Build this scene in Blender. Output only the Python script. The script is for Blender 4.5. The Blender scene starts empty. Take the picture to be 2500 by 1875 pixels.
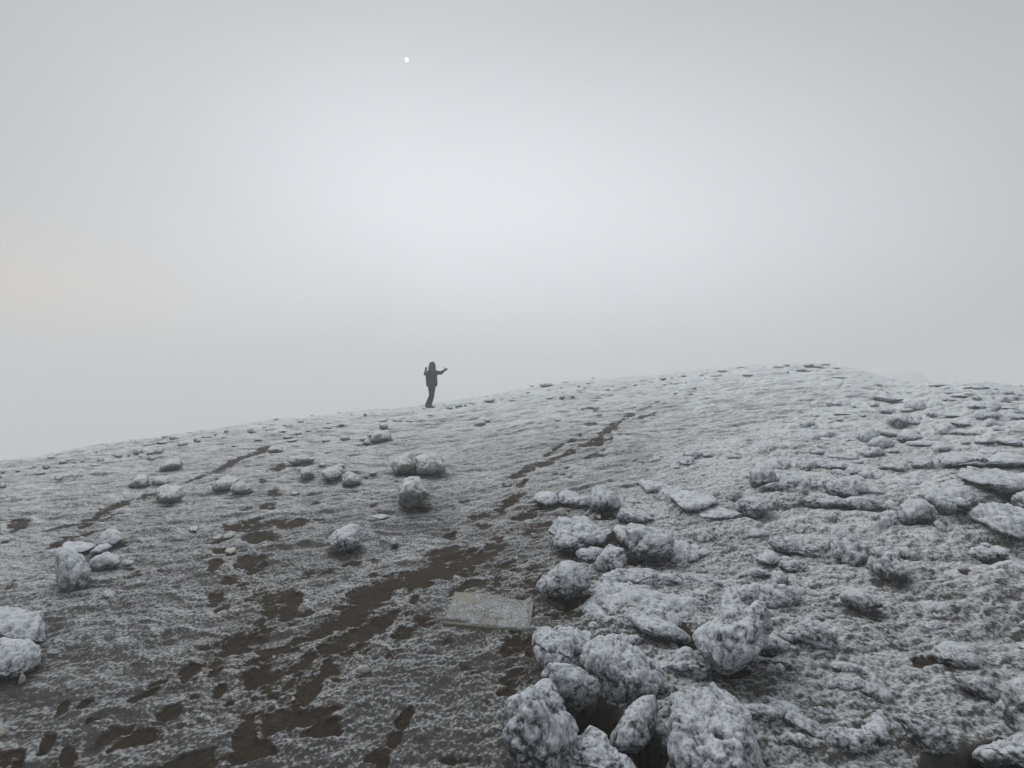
import bpy, bmesh, math, random
import numpy as np
from mathutils import Vector, Matrix, Euler

# ------------------------------------------------------------ camera, sky, sun
scene = bpy.context.scene
COL = scene.collection
R = math.radians
scene.render.resolution_x, scene.render.resolution_y = 1024, 768
cam_d = bpy.data.cameras.new("camera"); cam = bpy.data.objects.new("camera", cam_d); COL.objects.link(cam)
cam_d.lens = 18.0; cam_d.sensor_width = 36.0; cam_d.clip_start = 0.05; cam_d.clip_end = 3000
EYE = 1.6
HAZE = 0.0098
cam.location = (0, 0, EYE); cam.rotation_euler = (R(90), 0, 0)
scene.camera = cam
scene.view_settings.view_transform = 'Standard'; scene.view_settings.look = 'None'
scene.view_settings.exposure = 0.0; scene.view_settings.gamma = 1.0
scene.cycles.volume_bounces = 3
scene.cycles.max_bounces = 8

world = bpy.data.worlds.new("World"); scene.world = world; world.use_nodes = True
wt = world.node_tree; wn = wt.nodes; wl = wt.links
for n in list(wn): wn.remove(n)
def wnode(t, **k):
    n = wn.new(t)
    for a, b in k.items(): setattr(n, a, b)
    return n
def wmath(op, a, b=None, c=None):
    n = wnode('ShaderNodeMath', operation=op)
    for i, v in enumerate((a, b, c)):
        if v is None: continue
        if isinstance(v, (int, float)): n.inputs[i].default_value = v
        else: wl.new(v, n.inputs[i])
    return n.outputs[0]
SUN_EL, SUN_AZ = R(52), R(-46)           # weak sun behind the fog, ahead and to the left
w_co = wnode('ShaderNodeTexCoord'); w_sep = wnode('ShaderNodeSeparateXYZ'); wl.new(w_co.outputs['Generated'], w_sep.inputs[0])
def blob(dx, dy, dz, kx, kz):
    v = Vector((dx, dy, dz)).normalized()
    a = wmath('POWER', wmath('ABSOLUTE', wmath('SUBTRACT', w_sep.outputs[0], v.x)), 2.0)
    b = wmath('POWER', wmath('ABSOLUTE', wmath('SUBTRACT', w_sep.outputs[1], v.y)), 2.0)
    c = wmath('POWER', wmath('ABSOLUTE', wmath('SUBTRACT', w_sep.outputs[2], v.z)), 2.0)
    s = wmath('ADD', wmath('MULTIPLY', wmath('ADD', a, b), kx), wmath('MULTIPLY', c, kz))
    return wmath('EXPONENT', wmath('MULTIPLY', s, -1.0))
sky = wnode('ShaderNodeTexSky', sky_type='NISHITA', sun_disc=False)
sky.sun_elevation = SUN_EL; sky.sun_rotation = SUN_AZ; sky.air_density = 1.0; sky.dust_density = 1.0
skys = wnode('ShaderNodeVectorMath', operation='SCALE'); skys.inputs[3].default_value = 0.002
wl.new(sky.outputs[0], skys.inputs[0])
g1 = blob(-.12, 1, .34, 2.2, 9.0); g3 = blob(.65, 1, .24, 4.0, 14.0)
g2 = blob(-1.02, 1, .17, 9.0, 60.0)
zen = wnode('ShaderNodeMapRange', interpolation_type='SMOOTHSTEP'); zen.inputs[1].default_value = .56; zen.inputs[2].default_value = .95
zen.inputs[3].default_value = 0.; zen.inputs[4].default_value = .45; wl.new(w_sep.outputs[2], zen.inputs[0])  # brighter sky overhead, out of view, added to lift fog and ground light
lum = wmath('ADD', wmath('ADD', wmath('ADD', wmath('MULTIPLY', g1, 0.43), wmath('MULTIPLY', g3, 0.12)), 0.385), zen.outputs[0])
wno = wnode('ShaderNodeTexNoise'); wno.inputs['Scale'].default_value = 2.2; wno.inputs['Detail'].default_value = 3
wl.new(w_co.outputs['Generated'], wno.inputs['Vector'])
lum = wmath('MULTIPLY', lum, wmath('ADD', wmath('MULTIPLY', wno.outputs[0], 0.10), 0.95))
cc = wnode('ShaderNodeCombineXYZ')
wl.new(wmath('ADD', wmath('MULTIPLY', lum, 0.975), wmath('MULTIPLY', g2, 0.15)), cc.inputs[0])
wl.new(wmath('ADD', wmath('MULTIPLY', lum, 1.0), wmath('MULTIPLY', g2, 0.108)), cc.inputs[1])
wl.new(wmath('ADD', wmath('MULTIPLY', lum, 1.035), wmath('MULTIPLY', g2, 0.065)), cc.inputs[2])
wadd = wnode('ShaderNodeVectorMath', operation='ADD'); wl.new(cc.outputs[0], wadd.inputs[0]); wl.new(skys.outputs[0], wadd.inputs[1])
bg = wnode('ShaderNodeBackground'); bg.inputs['Strength'].default_value = 1.0
wl.new(wadd.outputs[0], bg.inputs['Color'])
wo = wnode('ShaderNodeOutputWorld'); wl.new(bg.outputs[0], wo.inputs['Surface'])

sun_d = bpy.data.lights.new("sun", 'SUN'); sun_d.energy = 1.3; sun_d.angle = R(38); sun_d.color = (1, .97, .93)
sun = bpy.data.objects.new("sun", sun_d); COL.objects.link(sun)
sdir = Vector((math.sin(SUN_AZ)*math.cos(SUN_EL), math.cos(SUN_AZ)*math.cos(SUN_EL), math.sin(SUN_EL)))
sun.rotation_euler = sdir.to_track_quat('Z', 'Y').to_euler(); sun.location = sdir*40

# ------------------------------------------------------------ helpers
def tag(o, label=None, cat=None, group=None, kind=None):
    if label: o['label'] = label
    if cat: o['category'] = cat
    if group: o['group'] = group
    if kind: o['kind'] = kind
    return o
def empty(name, loc):
    o = bpy.data.objects.new(name, None); COL.objects.link(o); o.location = loc; o.empty_display_size = .2
    return o
def mesh_np(name, V, F, mat, parent=None, attrs=None, smooth=True):
    V = np.asarray(V, np.float32); F = np.asarray(F, np.int32)
    me = bpy.data.meshes.new(name); k = F.shape[1]
    me.vertices.add(len(V)); me.vertices.foreach_set('co', V.ravel())
    me.loops.add(F.size); me.loops.foreach_set('vertex_index', F.ravel())
    me.polygons.add(len(F)); me.polygons.foreach_set('loop_start', np.arange(0, F.size, k, dtype=np.int32))
    me.polygons.foreach_set('loop_total', np.full(len(F), k, np.int32))
    me.update(calc_edges=True)
    if smooth: me.polygons.foreach_set('use_smooth', np.ones(len(F), bool))
    for a, v in (attrs or {}).items():
        at = me.attributes.new(a, 'FLOAT', 'POINT'); at.data.foreach_set('value', np.asarray(v, np.float32))
    me.materials.append(mat)
    o = bpy.data.objects.new(name, me); COL.objects.link(o)
    if parent: o.parent = parent
    return o

def hsh(ix, iy, iz, seed):
    h = (ix.astype(np.uint32)*np.uint32(374761393) + iy.astype(np.uint32)*np.uint32(668265263)
         + iz.astype(np.uint32)*np.uint32(2147483647) + np.uint32((seed*1274126177) & 0xffffffff))
    h ^= h >> np.uint32(13); h *= np.uint32(1274126177); h ^= h >> np.uint32(16); h *= np.uint32(2246822519); h ^= h >> np.uint32(13)
    return h
def h01(h, s=0): return ((h >> np.uint32(s)) & np.uint32(0x3ff)).astype(np.float32)*(1/1023.)
def vn(P, seed=0):
    """value noise, P = list of 2 or 3 arrays, returns -1..1"""
    I = [np.floor(p) for p in P]; Fr = [(p-i).astype(np.float32) for p, i in zip(P, I)]
    I = [i.astype(np.int64) for i in I]
    Fr = [f*f*f*(f*(f*6-15)+10) for f in Fr]
    if len(P) == 2:
        z = np.zeros_like(I[0])
        c = lambda a, b: h01(hsh(I[0]+a, I[1]+b, z, seed))
        x0 = c(0, 0)*(1-Fr[0]) + c(1, 0)*Fr[0]; x1 = c(0, 1)*(1-Fr[0]) + c(1, 1)*Fr[0]
        return (x0*(1-Fr[1]) + x1*Fr[1])*2-1
    c = lambda a, b, d: h01(hsh(I[0]+a, I[1]+b, I[2]+d, seed))
    o = 0
    for d, wz in ((0, 1-Fr[2]), (1, Fr[2])):
        x0 = c(0, 0, d)*(1-Fr[0]) + c(1, 0, d)*Fr[0]; x1 = c(0, 1, d)*(1-Fr[0]) + c(1, 1, d)*Fr[0]
        o = o + (x0*(1-Fr[1]) + x1*Fr[1])*wz
    return o*2-1
def fbm(P, oct=4, seed=0, gain=.5):
    a, s, t, f = 1., 0., 0., 1.
    ca, sa = .8, .6
    P = list(P)
    for k in range(oct):
        s = s + a*vn([p*f for p in P], seed+k*17); t += a; a *= gain; f *= 2.03
        P[0], P[1] = P[0]*ca - P[1]*sa + 3.1, P[0]*sa + P[1]*ca + 1.7
    return s/t*1.5
def ridge(P, oct=3, seed=0, gain=.5):
    a, s, t, f = 1., 0., 0., 1.
    P = list(P)
    for k in range(oct):
        s = s + a*(1-np.abs(vn([p*f for p in P], seed+k*31))*1.6); t += a; a *= gain; f *= 2.1
        P[0], P[1] = P[0]*.8 - P[1]*.6 + 3.1, P[0]*.6 + P[1]*.8 + 1.7
    return s/t
def worley(P, seed=0):
    """F1, F2-F1"""
    I = [np.floor(p).astype(np.int64) for p in P]
    f1 = np.full(P[0].shape, 9., np.float32); f2 = f1.copy()
    rz = (-1, 0, 1) if len(P) == 3 else (0,)
    for a in (-1, 0, 1):
        for b in (-1, 0, 1):
            for c in rz:
                ix, iy = I[0]+a, I[1]+b; iz = (I[2]+c) if len(P) == 3 else np.zeros_like(ix)
                h = hsh(ix, iy, iz, seed)
                d = (P[0]-ix-h01(h))**2 + (P[1]-iy-h01(h, 10))**2
                if len(P) == 3: d = d + (P[2]-iz-h01(h, 20))**2
                d = d.astype(np.float32)
                f2 = np.minimum(f2, np.maximum(f1, d)); f1 = np.minimum(f1, d)
    f1 = np.sqrt(f1); return f1, np.sqrt(f2)-f1
def sst(a, b, x):
    t = np.clip((x-a)/(b-a), 0, 1); return t*t*(3-2*t)

# ------------------------------------------------------------ materials
def new_mat(name):
    m = bpy.data.materials.new(name); m.use_nodes = True
    nt = m.node_tree; b = nt.nodes['Principled BSDF']
    return m, nt, b
def N(nt, t, **k):
    n = nt.nodes.new(t)
    for a, b in k.items(): setattr(n, a, b)
    return n
def mth(nt, op, a, b=None, c=None, clamp=False):
    n = nt.nodes.new('ShaderNodeMath'); n.operation = op; n.use_clamp = clamp
    for i, v in enumerate((a, b, c)):
        if v is None: continue
        if isinstance(v, (int, float)): n.inputs[i].default_value = v
        else: nt.links.new(v, n.inputs[i])
    return n.outputs[0]
def mixc(nt, f, a, b):
    n = nt.nodes.new('ShaderNodeMix'); n.data_type = 'RGBA'
    for s, v in ((n.inputs['Factor'], f), (n.inputs[6], a), (n.inputs[7], b)):
        if isinstance(v, (int, float)): s.default_value = v
        elif isinstance(v, tuple): s.default_value = (*v, 1)
        else: nt.links.new(v, s)
    return n.outputs[2]
def noise(nt, scale, detail=3, rough=.6, dist=0., vec=None):
    n = nt.nodes.new('ShaderNodeTexNoise'); n.inputs['Scale'].default_value = scale
    n.inputs['Detail'].default_value = detail; n.inputs['Roughness'].default_value = rough; n.inputs['Distortion'].default_value = dist
    if vec is None:
        tc = nt.nodes.get('TC') or nt.nodes.new('ShaderNodeTexCoord'); tc.name = 'TC'; vec = tc.outputs['Object']
    nt.links.new(vec, n.inputs['Vector']); return n.outputs[0]
def voro(nt, scale, feature='F1'):
    n = nt.nodes.new('ShaderNodeTexVoronoi'); n.feature = feature; n.inputs['Scale'].default_value = scale
    tc = nt.nodes.get('TC') or nt.nodes.new('ShaderNodeTexCoord'); tc.name = 'TC'
    nt.links.new(tc.outputs['Object'], n.inputs['Vector']); return n.outputs['Distance']
def att(nt, name):
    n = nt.nodes.new('ShaderNodeAttribute'); n.attribute_name = name; return n.outputs['Fac']
def bump(nt, bsdf, h, dist, strength=1.0):
    n = nt.nodes.new('ShaderNodeBump'); n.inputs['Distance'].default_value = dist; n.inputs['Strength'].default_value = strength
    nt.links.new(h, n.inputs['Height']); nt.links.new(n.outputs[0], bsdf.inputs['Normal'])

FROST = (.66, .70, .745)
def make_ground_mat():
    m, nt, b = new_mat('frosted_ash_soil')
    fr = att(nt, 'frost'); ba = att(nt, 'bare')
    n1 = noise(nt, 75, 3, .8); v1 = voro(nt, 55); n2 = noise(nt, 9, 8, .86); n3 = noise(nt, 0.9, 3, .6); n4 = noise(nt, 30, 5, .8)
    # crystals sit as grains: more grains where there is more frost
    g = mth(nt, 'ADD', mth(nt, 'MULTIPLY', mth(nt, 'SUBTRACT', n1, .5), 2.3), mth(nt, 'MULTIPLY', mth(nt, 'SUBTRACT', .42, v1), .7))
    g = mth(nt, 'ADD', g, mth(nt, 'MULTIPLY', mth(nt, 'SUBTRACT', n2, .5), .95))
    c = mth(nt, 'ADD', g, mth(nt, 'MULTIPLY', mth(nt, 'SUBTRACT', fr, .26), 1.0), clamp=True)
    nb = mth(nt, 'ADD', ba, mth(nt, 'ADD', mth(nt, 'MULTIPLY', mth(nt, 'SUBTRACT', n2, .5), 3.4), mth(nt, 'MULTIPLY', mth(nt, 'SUBTRACT', n1, .5), 1.6)))
    wide = mth(nt, 'MULTIPLY', ba, 2.2, clamp=True)
    bm = mth(nt, 'MULTIPLY', mth(nt, 'SUBTRACT', nb, .42), 2.6, clamp=True)
    soil = mixc(nt, mth(nt, 'MULTIPLY', mth(nt, 'SUBTRACT', n4, .3), 2.2, clamp=True), (.048, .047, .046), (.115, .112, .108))
    soil = mixc(nt, mth(nt, 'MULTIPLY', wide, .9), soil, mixc(nt, mth(nt, 'MULTIPLY', mth(nt, 'SUBTRACT', n4, .3), 2.2, clamp=True), (.010, .0068, .0036), (.054, .037, .020)))
    cov = mth(nt, 'MULTIPLY', c, mth(nt, 'SUBTRACT', 1.0, mth(nt, 'MULTIPLY', bm, .985)))
    frc = mixc(nt, n3, FROST, (.68, .71, .715))
    nt.links.new(mixc(nt, cov, soil, frc), b.inputs['Base Color']); b.inputs['Roughness'].default_value = .9
    b.inputs['Specular IOR Level'].default_value = .2
    bump(nt, b, mth(nt, 'ADD', mth(nt, 'MULTIPLY', n1, .35), n2), .022, 1.0)
    return m
def make_rock_mat(name, rock, frost, grain=2.5, patch=.75):
    m, nt, b = new_mat(name)
    fr = att(nt, 'frost')
    n1 = noise(nt, 80, 3, .8); n2 = noise(nt, 16, 7, .84); n3 = noise(nt, 5, 4, .7)
    c = mth(nt, 'ADD', mth(nt, 'MULTIPLY', mth(nt, 'SUBTRACT', n1, .5), grain), mth(nt, 'MULTIPLY', mth(nt, 'SUBTRACT', n2, .5), patch))
    c = mth(nt, 'ADD', c, mth(nt, 'MULTIPLY', mth(nt, 'SUBTRACT', fr, .06), 1.0), clamp=True)
    rk = mixc(nt, mth(nt, 'MULTIPLY', mth(nt, 'SUBTRACT', n3, .3), 2.2, clamp=True), tuple(v*.7 for v in rock), tuple(v*1.9 for v in rock))
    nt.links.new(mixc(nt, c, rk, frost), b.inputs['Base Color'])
    b.inputs['Roughness'].default_value = .92; b.inputs['Specular IOR Level'].default_value = .2
    bump(nt, b, mth(nt, 'ADD', mth(nt, 'MULTIPLY', n1, .4), n2), .011, 1.0)
    return m
def flat_mat(name, col, rough=.85, amp=.3, scale=30, bd=.002):
    m, nt, b = new_mat(name)
    n = noise(nt, scale, 4, .6)
    nt.links.new(mixc(nt, n, tuple(v*(1-amp) for v in col), tuple(min(1, v*(1+amp)) for v in col)), b.inputs['Base Color'])
    b.inputs['Roughness'].default_value = rough; bump(nt, b, n, bd)
    return m
M_GROUND = make_ground_mat()
M_ROCK = make_rock_mat('rimed_lava_rock', (.050, .051, .053), (.58, .615, .66))
M_DARK = make_rock_mat('bare_flanked_rock', (.10, .10, .096), (.60, .63, .65), 1.0, 1.3)
M_PALE = make_rock_mat('pale_stone', (.26, .25, .215), (.50, .50, .47))

# ------------------------------------------------------------ terrain shape
SKY_PX = [(-1400, 1150), (-700, 1180), (-350, 1165), (0, 1133), (100, 1116), (200, 1097), (300, 1082), (400, 1068), (500, 1052), (600, 1038), (700, 1024), (800, 1013),
          (900, 1003), (1000, 994), (1100, 982), (1200, 966), (1300, 947), (1400, 932), (1500, 924), (1600, 917), (1700, 906), (1800, 897),
          (1900, 889), (2000, 888), (2080, 897), (2150, 920), (2210, 938), (2300, 937), (2360, 936), (2430, 941), (2500, 951), (2700, 985), (3100, 1050), (3900, 1100)]
RC_PX = [(-1400, 14), (0, 15), (340, 17), (700, 19.5), (1050, 22), (1300, 25), (1450, 28), (1900, 34), (2020, 34), (2120, 27), (2200, 22), (2500, 19), (3900, 16)]
def px_az(px): return math.atan2((px-1250)/1250., 1.)
az_s = np.array([px_az(p) for p, _ in SKY_PX]); S_s = np.array([-(q-937.5)/1250.*math.cos(px_az(p)) for p, q in SKY_PX])
az_s = np.concatenate(([-math.pi], az_s, [math.pi])); S_s = np.concatenate(([-.10], S_s, [-.10]))
az_r = np.array([-math.pi]+[px_az(p) for p, _ in RC_PX]+[math.pi]); R_r = np.array([14.]+[v for _, v in RC_PX]+[14.])
# smooth lookup tables
_a = np.linspace(-math.pi, math.pi, 7201)
def _smooth(y, w):
    k = np.hanning(w); k /= k.sum(); return np.convolve(np.pad(y, w//2, mode='wrap'), k, mode='same')[w//2:-(w//2)]
_S = _smooth(np.interp(_a, az_s, S_s), 61)[:7201]; _R = _smooth(np.interp(_a, az_r, R_r), 121)[:7201]
def base_z(x, y):
    r = np.hypot(x, y); a = np.arctan2(x, y)
    S = np.interp(a, _a, _S); Rc = np.interp(a, _a, _R)
    u = r/Rc
    h = np.where(u < 1, (1-u)**2*(1+u), 2*(u-1)**2/(u+.0001))
    z = EYE + r*S - EYE*h
    # a second rise far off to the right, nearly lost in fog
    mx, my = 79., 108.
    d = ((x-mx)/11.)**2 + ((y-my)/12.)**2
    t = sst(2.3, 3.2, u)*0
    return z + (z*-1.0 + EYE + .030*my)*np.exp(-d*d)*1.0
HOLES = []     # hollows between rocks, (x, y, rx, ry, depth)
def ground_z(x, y):
    x = np.asarray(x, float); y = np.asarray(y, float)
    z = base_z(x, y) + .045*fbm([x/1.7, y/1.7], 2, 5)*sst(.5, 3., np.hypot(x, y))
    for hx, hy, rx, ry, dp in HOLES:
        z = z - dp*np.exp(-(((x-hx)/rx)**2+((y-hy)/ry)**2)**1.5)
    return z
def hit(px, py):
    """where the sight line through a photograph pixel meets the ground"""
    dx, dz = (px-1250)/1250., -(py-937.5)/1250.
    t = np.linspace(1.2, 60, 9000)
    f = EYE + dz*t - ground_z(dx*t, t)
    i = np.argmax(f < 0)
    if f[i] >= 0: i = int(np.argmin(f))
    a, b = t[max(i-1, 0)], t[i]
    y = b if f[i] >= 0 else a + (b-a)*f[i-1]/(f[i-1]-f[i])
    return dx*y, y
ZO = {'R1': (0, 850, 3.0157), 'R2': (600, 850, 3.0157), 'R3': (1200, 1100, 3.0157), 'R4': (1800, 1325, 3.0157), 'R5': (1800, 850, 3.0157),
      'R6': (1200, 1450, 3.16), 'R7': (0, 1325, 3.0157), 'R8': (600, 1325, 3.0157), 'OV': (0, 0, .8848), 'S': (1200, 850, 3.16), 'FX': (0, 0, 1.)}
def zp(reg, x, y):
    a, b, s = ZO[reg]; return a+x/s, b+y/s
# ------------------------------------------------------------ ground: bare patches and foot-worn ruts (soil showing through the rime), hollow shade painted in
BLOBS = {
'R8': [(300,440,130,105,-20,1),(95,385,70,45,0,.8),(180,530,80,35,-10,.8),(960,130,50,25,0,1),(920,245,35,30,0,.9),(680,470,45,32,0,1),
  (1650,300,125,32,-20,1),(1540,345,50,30,0,1),(1240,430,50,40,0,.8),(1150,670,100,45,-30,1),(1060,825,55,42,0,1),(640,920,75,70,0,1),(470,1060,130,65,-50,1),
  (380,1290,260,70,-5,1),(570,1390,85,130,60,1),(40,1350,80,190,0,1),(60,1570,130,90,0,1),(1180,1300,55,85,30,1),(1110,1410,85,55,-45,1),(970,1560,80,85,0,1),
  (1660,920,150,60,0,.35),(1550,1580,220,50,0,.35),(1480,60,150,35,-15,.9),(1900,160,160,60,0,.35),(1750,1150,120,60,0,.3),
  (430,520,90,25,-20,.6),(730,180,160,30,-20,.7),(1300,570,110,60,-30,.6),(150,640,150,25,-25,.45),(1480,700,90,40,0,.3)],
'R7': [(1560,170,50,65,0,1),(1850,150,105,85,0,1),(1700,270,70,33,0,1),(1780,318,48,15,-10,1),(1570,400,60,75,40,1),(1630,480,95,28,-28,1),(2000,430,140,110,0,1),
  (1860,600,70,40,-30,.9),(1720,780,190,80,-45,1),(1570,910,120,80,-20,1),(1410,945,60,45,0,1),(1900,960,120,90,-20,.9),(1060,1100,105,22,-25,.8),(1440,1115,95,38,-15,1),
  (1590,1095,58,48,0,1),(1700,1145,45,28,0,.9),(1240,1240,95,70,-30,1),(650,1170,62,28,0,.8),(460,1190,85,32,-15,.8),(860,1380,135,52,-25,1),(970,1470,160,50,-20,1),
  (540,1540,72,65,0,1),(330,1480,70,42,0,.9),(1800,1370,80,200,35,1),(1800,1530,220,90,-30,1),(1400,1610,330,70,-12,1),(2040,1330,75,50,0,1),(300,230,330,50,-20,.5),
  (60,1610,170,55,0,.6),(1050,220,200,50,-10,.4),(1180,1010,90,18,-20,.5),(660,1300,50,20,0,.7),(1920,640,50,35,0,.8)],
'R1': [(1965,1165,95,26,-6,1),(1850,1300,240,52,-4,1),(1920,1380,150,42,0,1),(2020,1280,110,25,-15,.9),(1600,1480,55,15,0,.9),(1560,1425,80,20,0,.8),(2040,875,62,34,-15,1),
  (2020,1062,60,32,-10,.9),(1930,970,50,16,0,.8),(1840,1190,80,40,0,.6),(130,1290,110,45,-12,.6),(1600,910,120,10,-22,.6),(1700,860,120,9,-22,.6)],
'R2': [(180,1155,85,22,-5,1),(400,1282,135,28,-8,1),(520,1255,75,12,0,1),(240,1292,62,22,0,.8),(502,1130,42,22,0,.45),(950,1157,42,18,0,.6),(1612,1130,42,18,0,.9),
  (1915,1000,42,20,0,1),(2025,998,55,20,-15,1),(1945,1125,75,34,-35,1),(1885,1200,50,26,0,1),(1700,1240,95,32,-15,.9),(1750,1300,50,28,0,.9),(2070,890,70,28,-22,1),
  (2080,1230,75,38,0,.8),(1520,1380,46,24,0,1),(1320,1170,60,30,0,.7),(1560,1190,50,20,0,.5),(980,495,90,5,-3,.7),(730,562,80,6,-12,.7),(950,950,150,30,0,.3)],
'S': [(800,480,26,14,0,1),(832,520,28,14,0,1),(762,582,50,12,0,1),(800,402,50,9,0,.8),(765,465,75,10,-8,.8),(800,372,50,8,0,.8),(925,682,28,24,0,1),(960,615,36,20,-20,1),
  (590,922,32,12,0,1),(532,960,52,16,0,1),(228,1046,58,19,-18,1),(108,1048,42,17,0,1),(582,990,42,18,0,.8),(720,655,60,10,-20,.8),(515,562,25,6,0,1),(1740,217,50,4,0,.7),
  (1180,424,25,5,0,.8),(1540,357,40,7,0,.7),(1430,357,60,6,-15,.7),(1800,285,60,10,-15,.7)],
'R3': [(170,900,330,420,0,.42),(380,560,380,120,0,.3),(40,680,60,75,20,1),(270,450,110,35,-20,.8),(80,440,50,25,0,1),(160,350,90,35,-30,1),(200,1150,200,120,0,.55),(260,1450,120,140,0,.6),
  (620,1190,160,80,0,.9),(860,640,90,45,-15,1),(1030,820,70,40,0,1),(1420,1360,160,90,20,.6),(850,490,90,35,0,.6)],
'R6': [(800,960,200,130,0,1),(1220,1230,130,110,0,1),(1900,650,150,60,-15,1),(1500,400,200,60,20,.7),(1480,600,160,60,0,.5),(150,500,150,300,0,.5)],  # includes the dark of hollows between rocks, painted as bare soil
'R4': [(1680,285,55,32,10,1),(1480,920,110,40,-10,1),(1850,1630,450,60,-8,1),(380,860,50,50,0,.7),(200,900,180,120,0,.45),(1115,210,34,26,0,1)],  # the wide blob paints the dark under the corner overhang as soil
}
LINES = {
'R8': [([(1860,40),(1620,120),(1380,200),(1050,290),(860,420),(680,570),(500,680),(380,730)],[45,85,85,75,65,75,60,35],1),
       ([(1080,510),(900,640),(700,760),(500,830),(380,900),(280,960)],[40,60,70,45,35,15],1),([(360,790),(240,800),(120,800)],[22,45,30],1),([(80,900),(150,1000),(120,1100)],[100,90,40],.8)],
'R1': [([(1990,720),(1880,775),(1740,820),(1640,870),(1540,920),(1450,960),(1330,990)],[11,17,13,12,14,15,12],1),([(1640,950),(1500,985)],[12,10],1),
       ([(1150,1080),(1000,1120),(880,1150),(760,1190),(690,1250),(600,1300)],[36,28,28,30,25,15],.9),([(860,1220),(640,1300)],[18,14],.8),([(530,1290),(340,1335)],[16,12],.9),
       ([(620,1365),(500,1400),(340,1480)],[25,32,12],.9),([(165,1385),(20,1430)],[13,10],.9)],
'S': [([(1290,415),(1180,470),(1080,500),(1000,560),(900,612),(830,690),(760,738),(600,800),(480,850),(380,890),(290,930),(180,980)],[6,7,14,10,15,15,22,18,16,32,26,14],1),
      ([(640,700),(540,740),(480,790),(420,830)],[9,10,9,8],.9),([(1280,490),(1190,515),(1080,550)],[8,17,8],1),([(860,768),(800,810),(730,850)],[10,16,10],1),
      ([(870,705),(760,745),(690,765)],[16,20,6],1)],
}
LINES['R8'] += [([(1860,100),(1400,330),(950,560),(600,800),(300,1150),(0,1500)],[200,240,280,300,320,330],.27)]
LINES['R7'] = [([(2050,300),(1900,700),(1500,1150),(1000,1450),(500,1560)],[160,200,170,140,110],.26)]
W_BLOBS = []       # (x, y, inverse 2x2, strength, edge wobble)
for reg, L in BLOBS.items():
    for cx, cy, rx, ry, an, st in L:
        c, s = math.cos(R(an)), math.sin(R(an))
        P = [zp(reg, cx, cy), zp(reg, cx+rx*c, cy+rx*s), zp(reg, cx-ry*s, cy+ry*c)]
        if P[0][1] > 1862: P = [(p[0], p[1]) for p in P]
        w = [hit(*p) for p in P]
        a = np.array([[w[1][0]-w[0][0], w[2][0]-w[0][0]], [w[1][1]-w[0][1], w[2][1]-w[0][1]]])
        if abs(np.linalg.det(a)) < 1e-6: continue
        W_BLOBS.append((w[0][0], w[0][1], np.linalg.inv(a), st, float(np.abs(a).max())))
W_LINES = []
for reg, L in LINES.items():
    for pts, ws, st in L:
        q = []
        for (x, y), w in zip(pts, ws):
            a = hit(*zp(reg, x, y)); b = hit(*zp(reg, x, y+w)); c = hit(*zp(reg, x+w, y))
            q.append((a[0], a[1], (1.2 if a[1] > 4.5 else 1.)*max(.02, min(math.dist(a, b), 2.2*math.dist(a, c)))))
        W_LINES.append((q, st))
def bare_shade_mask(x, y):
    wx = x + .055*fbm([x/.16, y/.16], 4, 41); wy = y + .09*fbm([x/.16+9, y/.2], 4, 43)
    m = np.zeros_like(x)
    for cx, cy, inv, st, sz in W_BLOBS:
        k = np.nonzero((np.abs(x-cx) < 2.2*sz+.2) & (np.abs(y-cy) < 2.2*sz+.3))[0]
        if len(k) == 0: continue
        f = min(1.7, max(.55, sz/.3))
        dx = x[k]+(wx[k]-x[k])*f-cx; dy = y[k]+(wy[k]-y[k])*f-cy
        a = inv[0,0]*dx+inv[0,1]*dy; b = inv[1,0]*dx+inv[1,1]*dy
        m[k] = np.maximum(m[k], st*(1-sst(.35, 1.5, np.sqrt(a*a+b*b))))
    for q, st in W_LINES:
        xs = [p[0] for p in q]; ys = [p[1] for p in q]; ww = max(p[2] for p in q)*2
        k = np.nonzero((x > min(xs)-ww) & (x < max(xs)+ww) & (y > min(ys)-ww) & (y < max(ys)+ww))[0]
        f = min(1.6, max(.3, ww/.4))
        X = x[k]+(wx[k]-x[k])*f; Y = y[k]+(wy[k]-y[k])*f; best = np.full(len(k), 9.)
        for (x0, y0, w0), (x1, y1, w1) in zip(q[:-1], q[1:]):
            vx, vy = x1-x0, y1-y0
            t = np.clip(((X-x0)*vx+(Y-y0)*vy)/(vx*vx+vy*vy+1e-9), 0, 1)
            best = np.minimum(best, np.hypot(X-x0-t*vx, Y-y0-t*vy)/(w0+(w1-w0)*t))
        brk = 1.08+.5*fbm([x[k]/.5, y[k]/.6], 3, 49) if min(ys) > 4.5 else 1.0
        m[k] = np.maximum(m[k], np.clip(st*(1-sst(.35, 1.5, best))*brk, 0, 1))
    n = .85*fbm([x/.22, y/.20], 5, 45, .7)+.45*fbm([x/.05, y/.05], 2, 47)
    return sst(.12, 1.0, m*(1.12+.0*n)+n*np.minimum(1, m*2.2))

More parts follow.
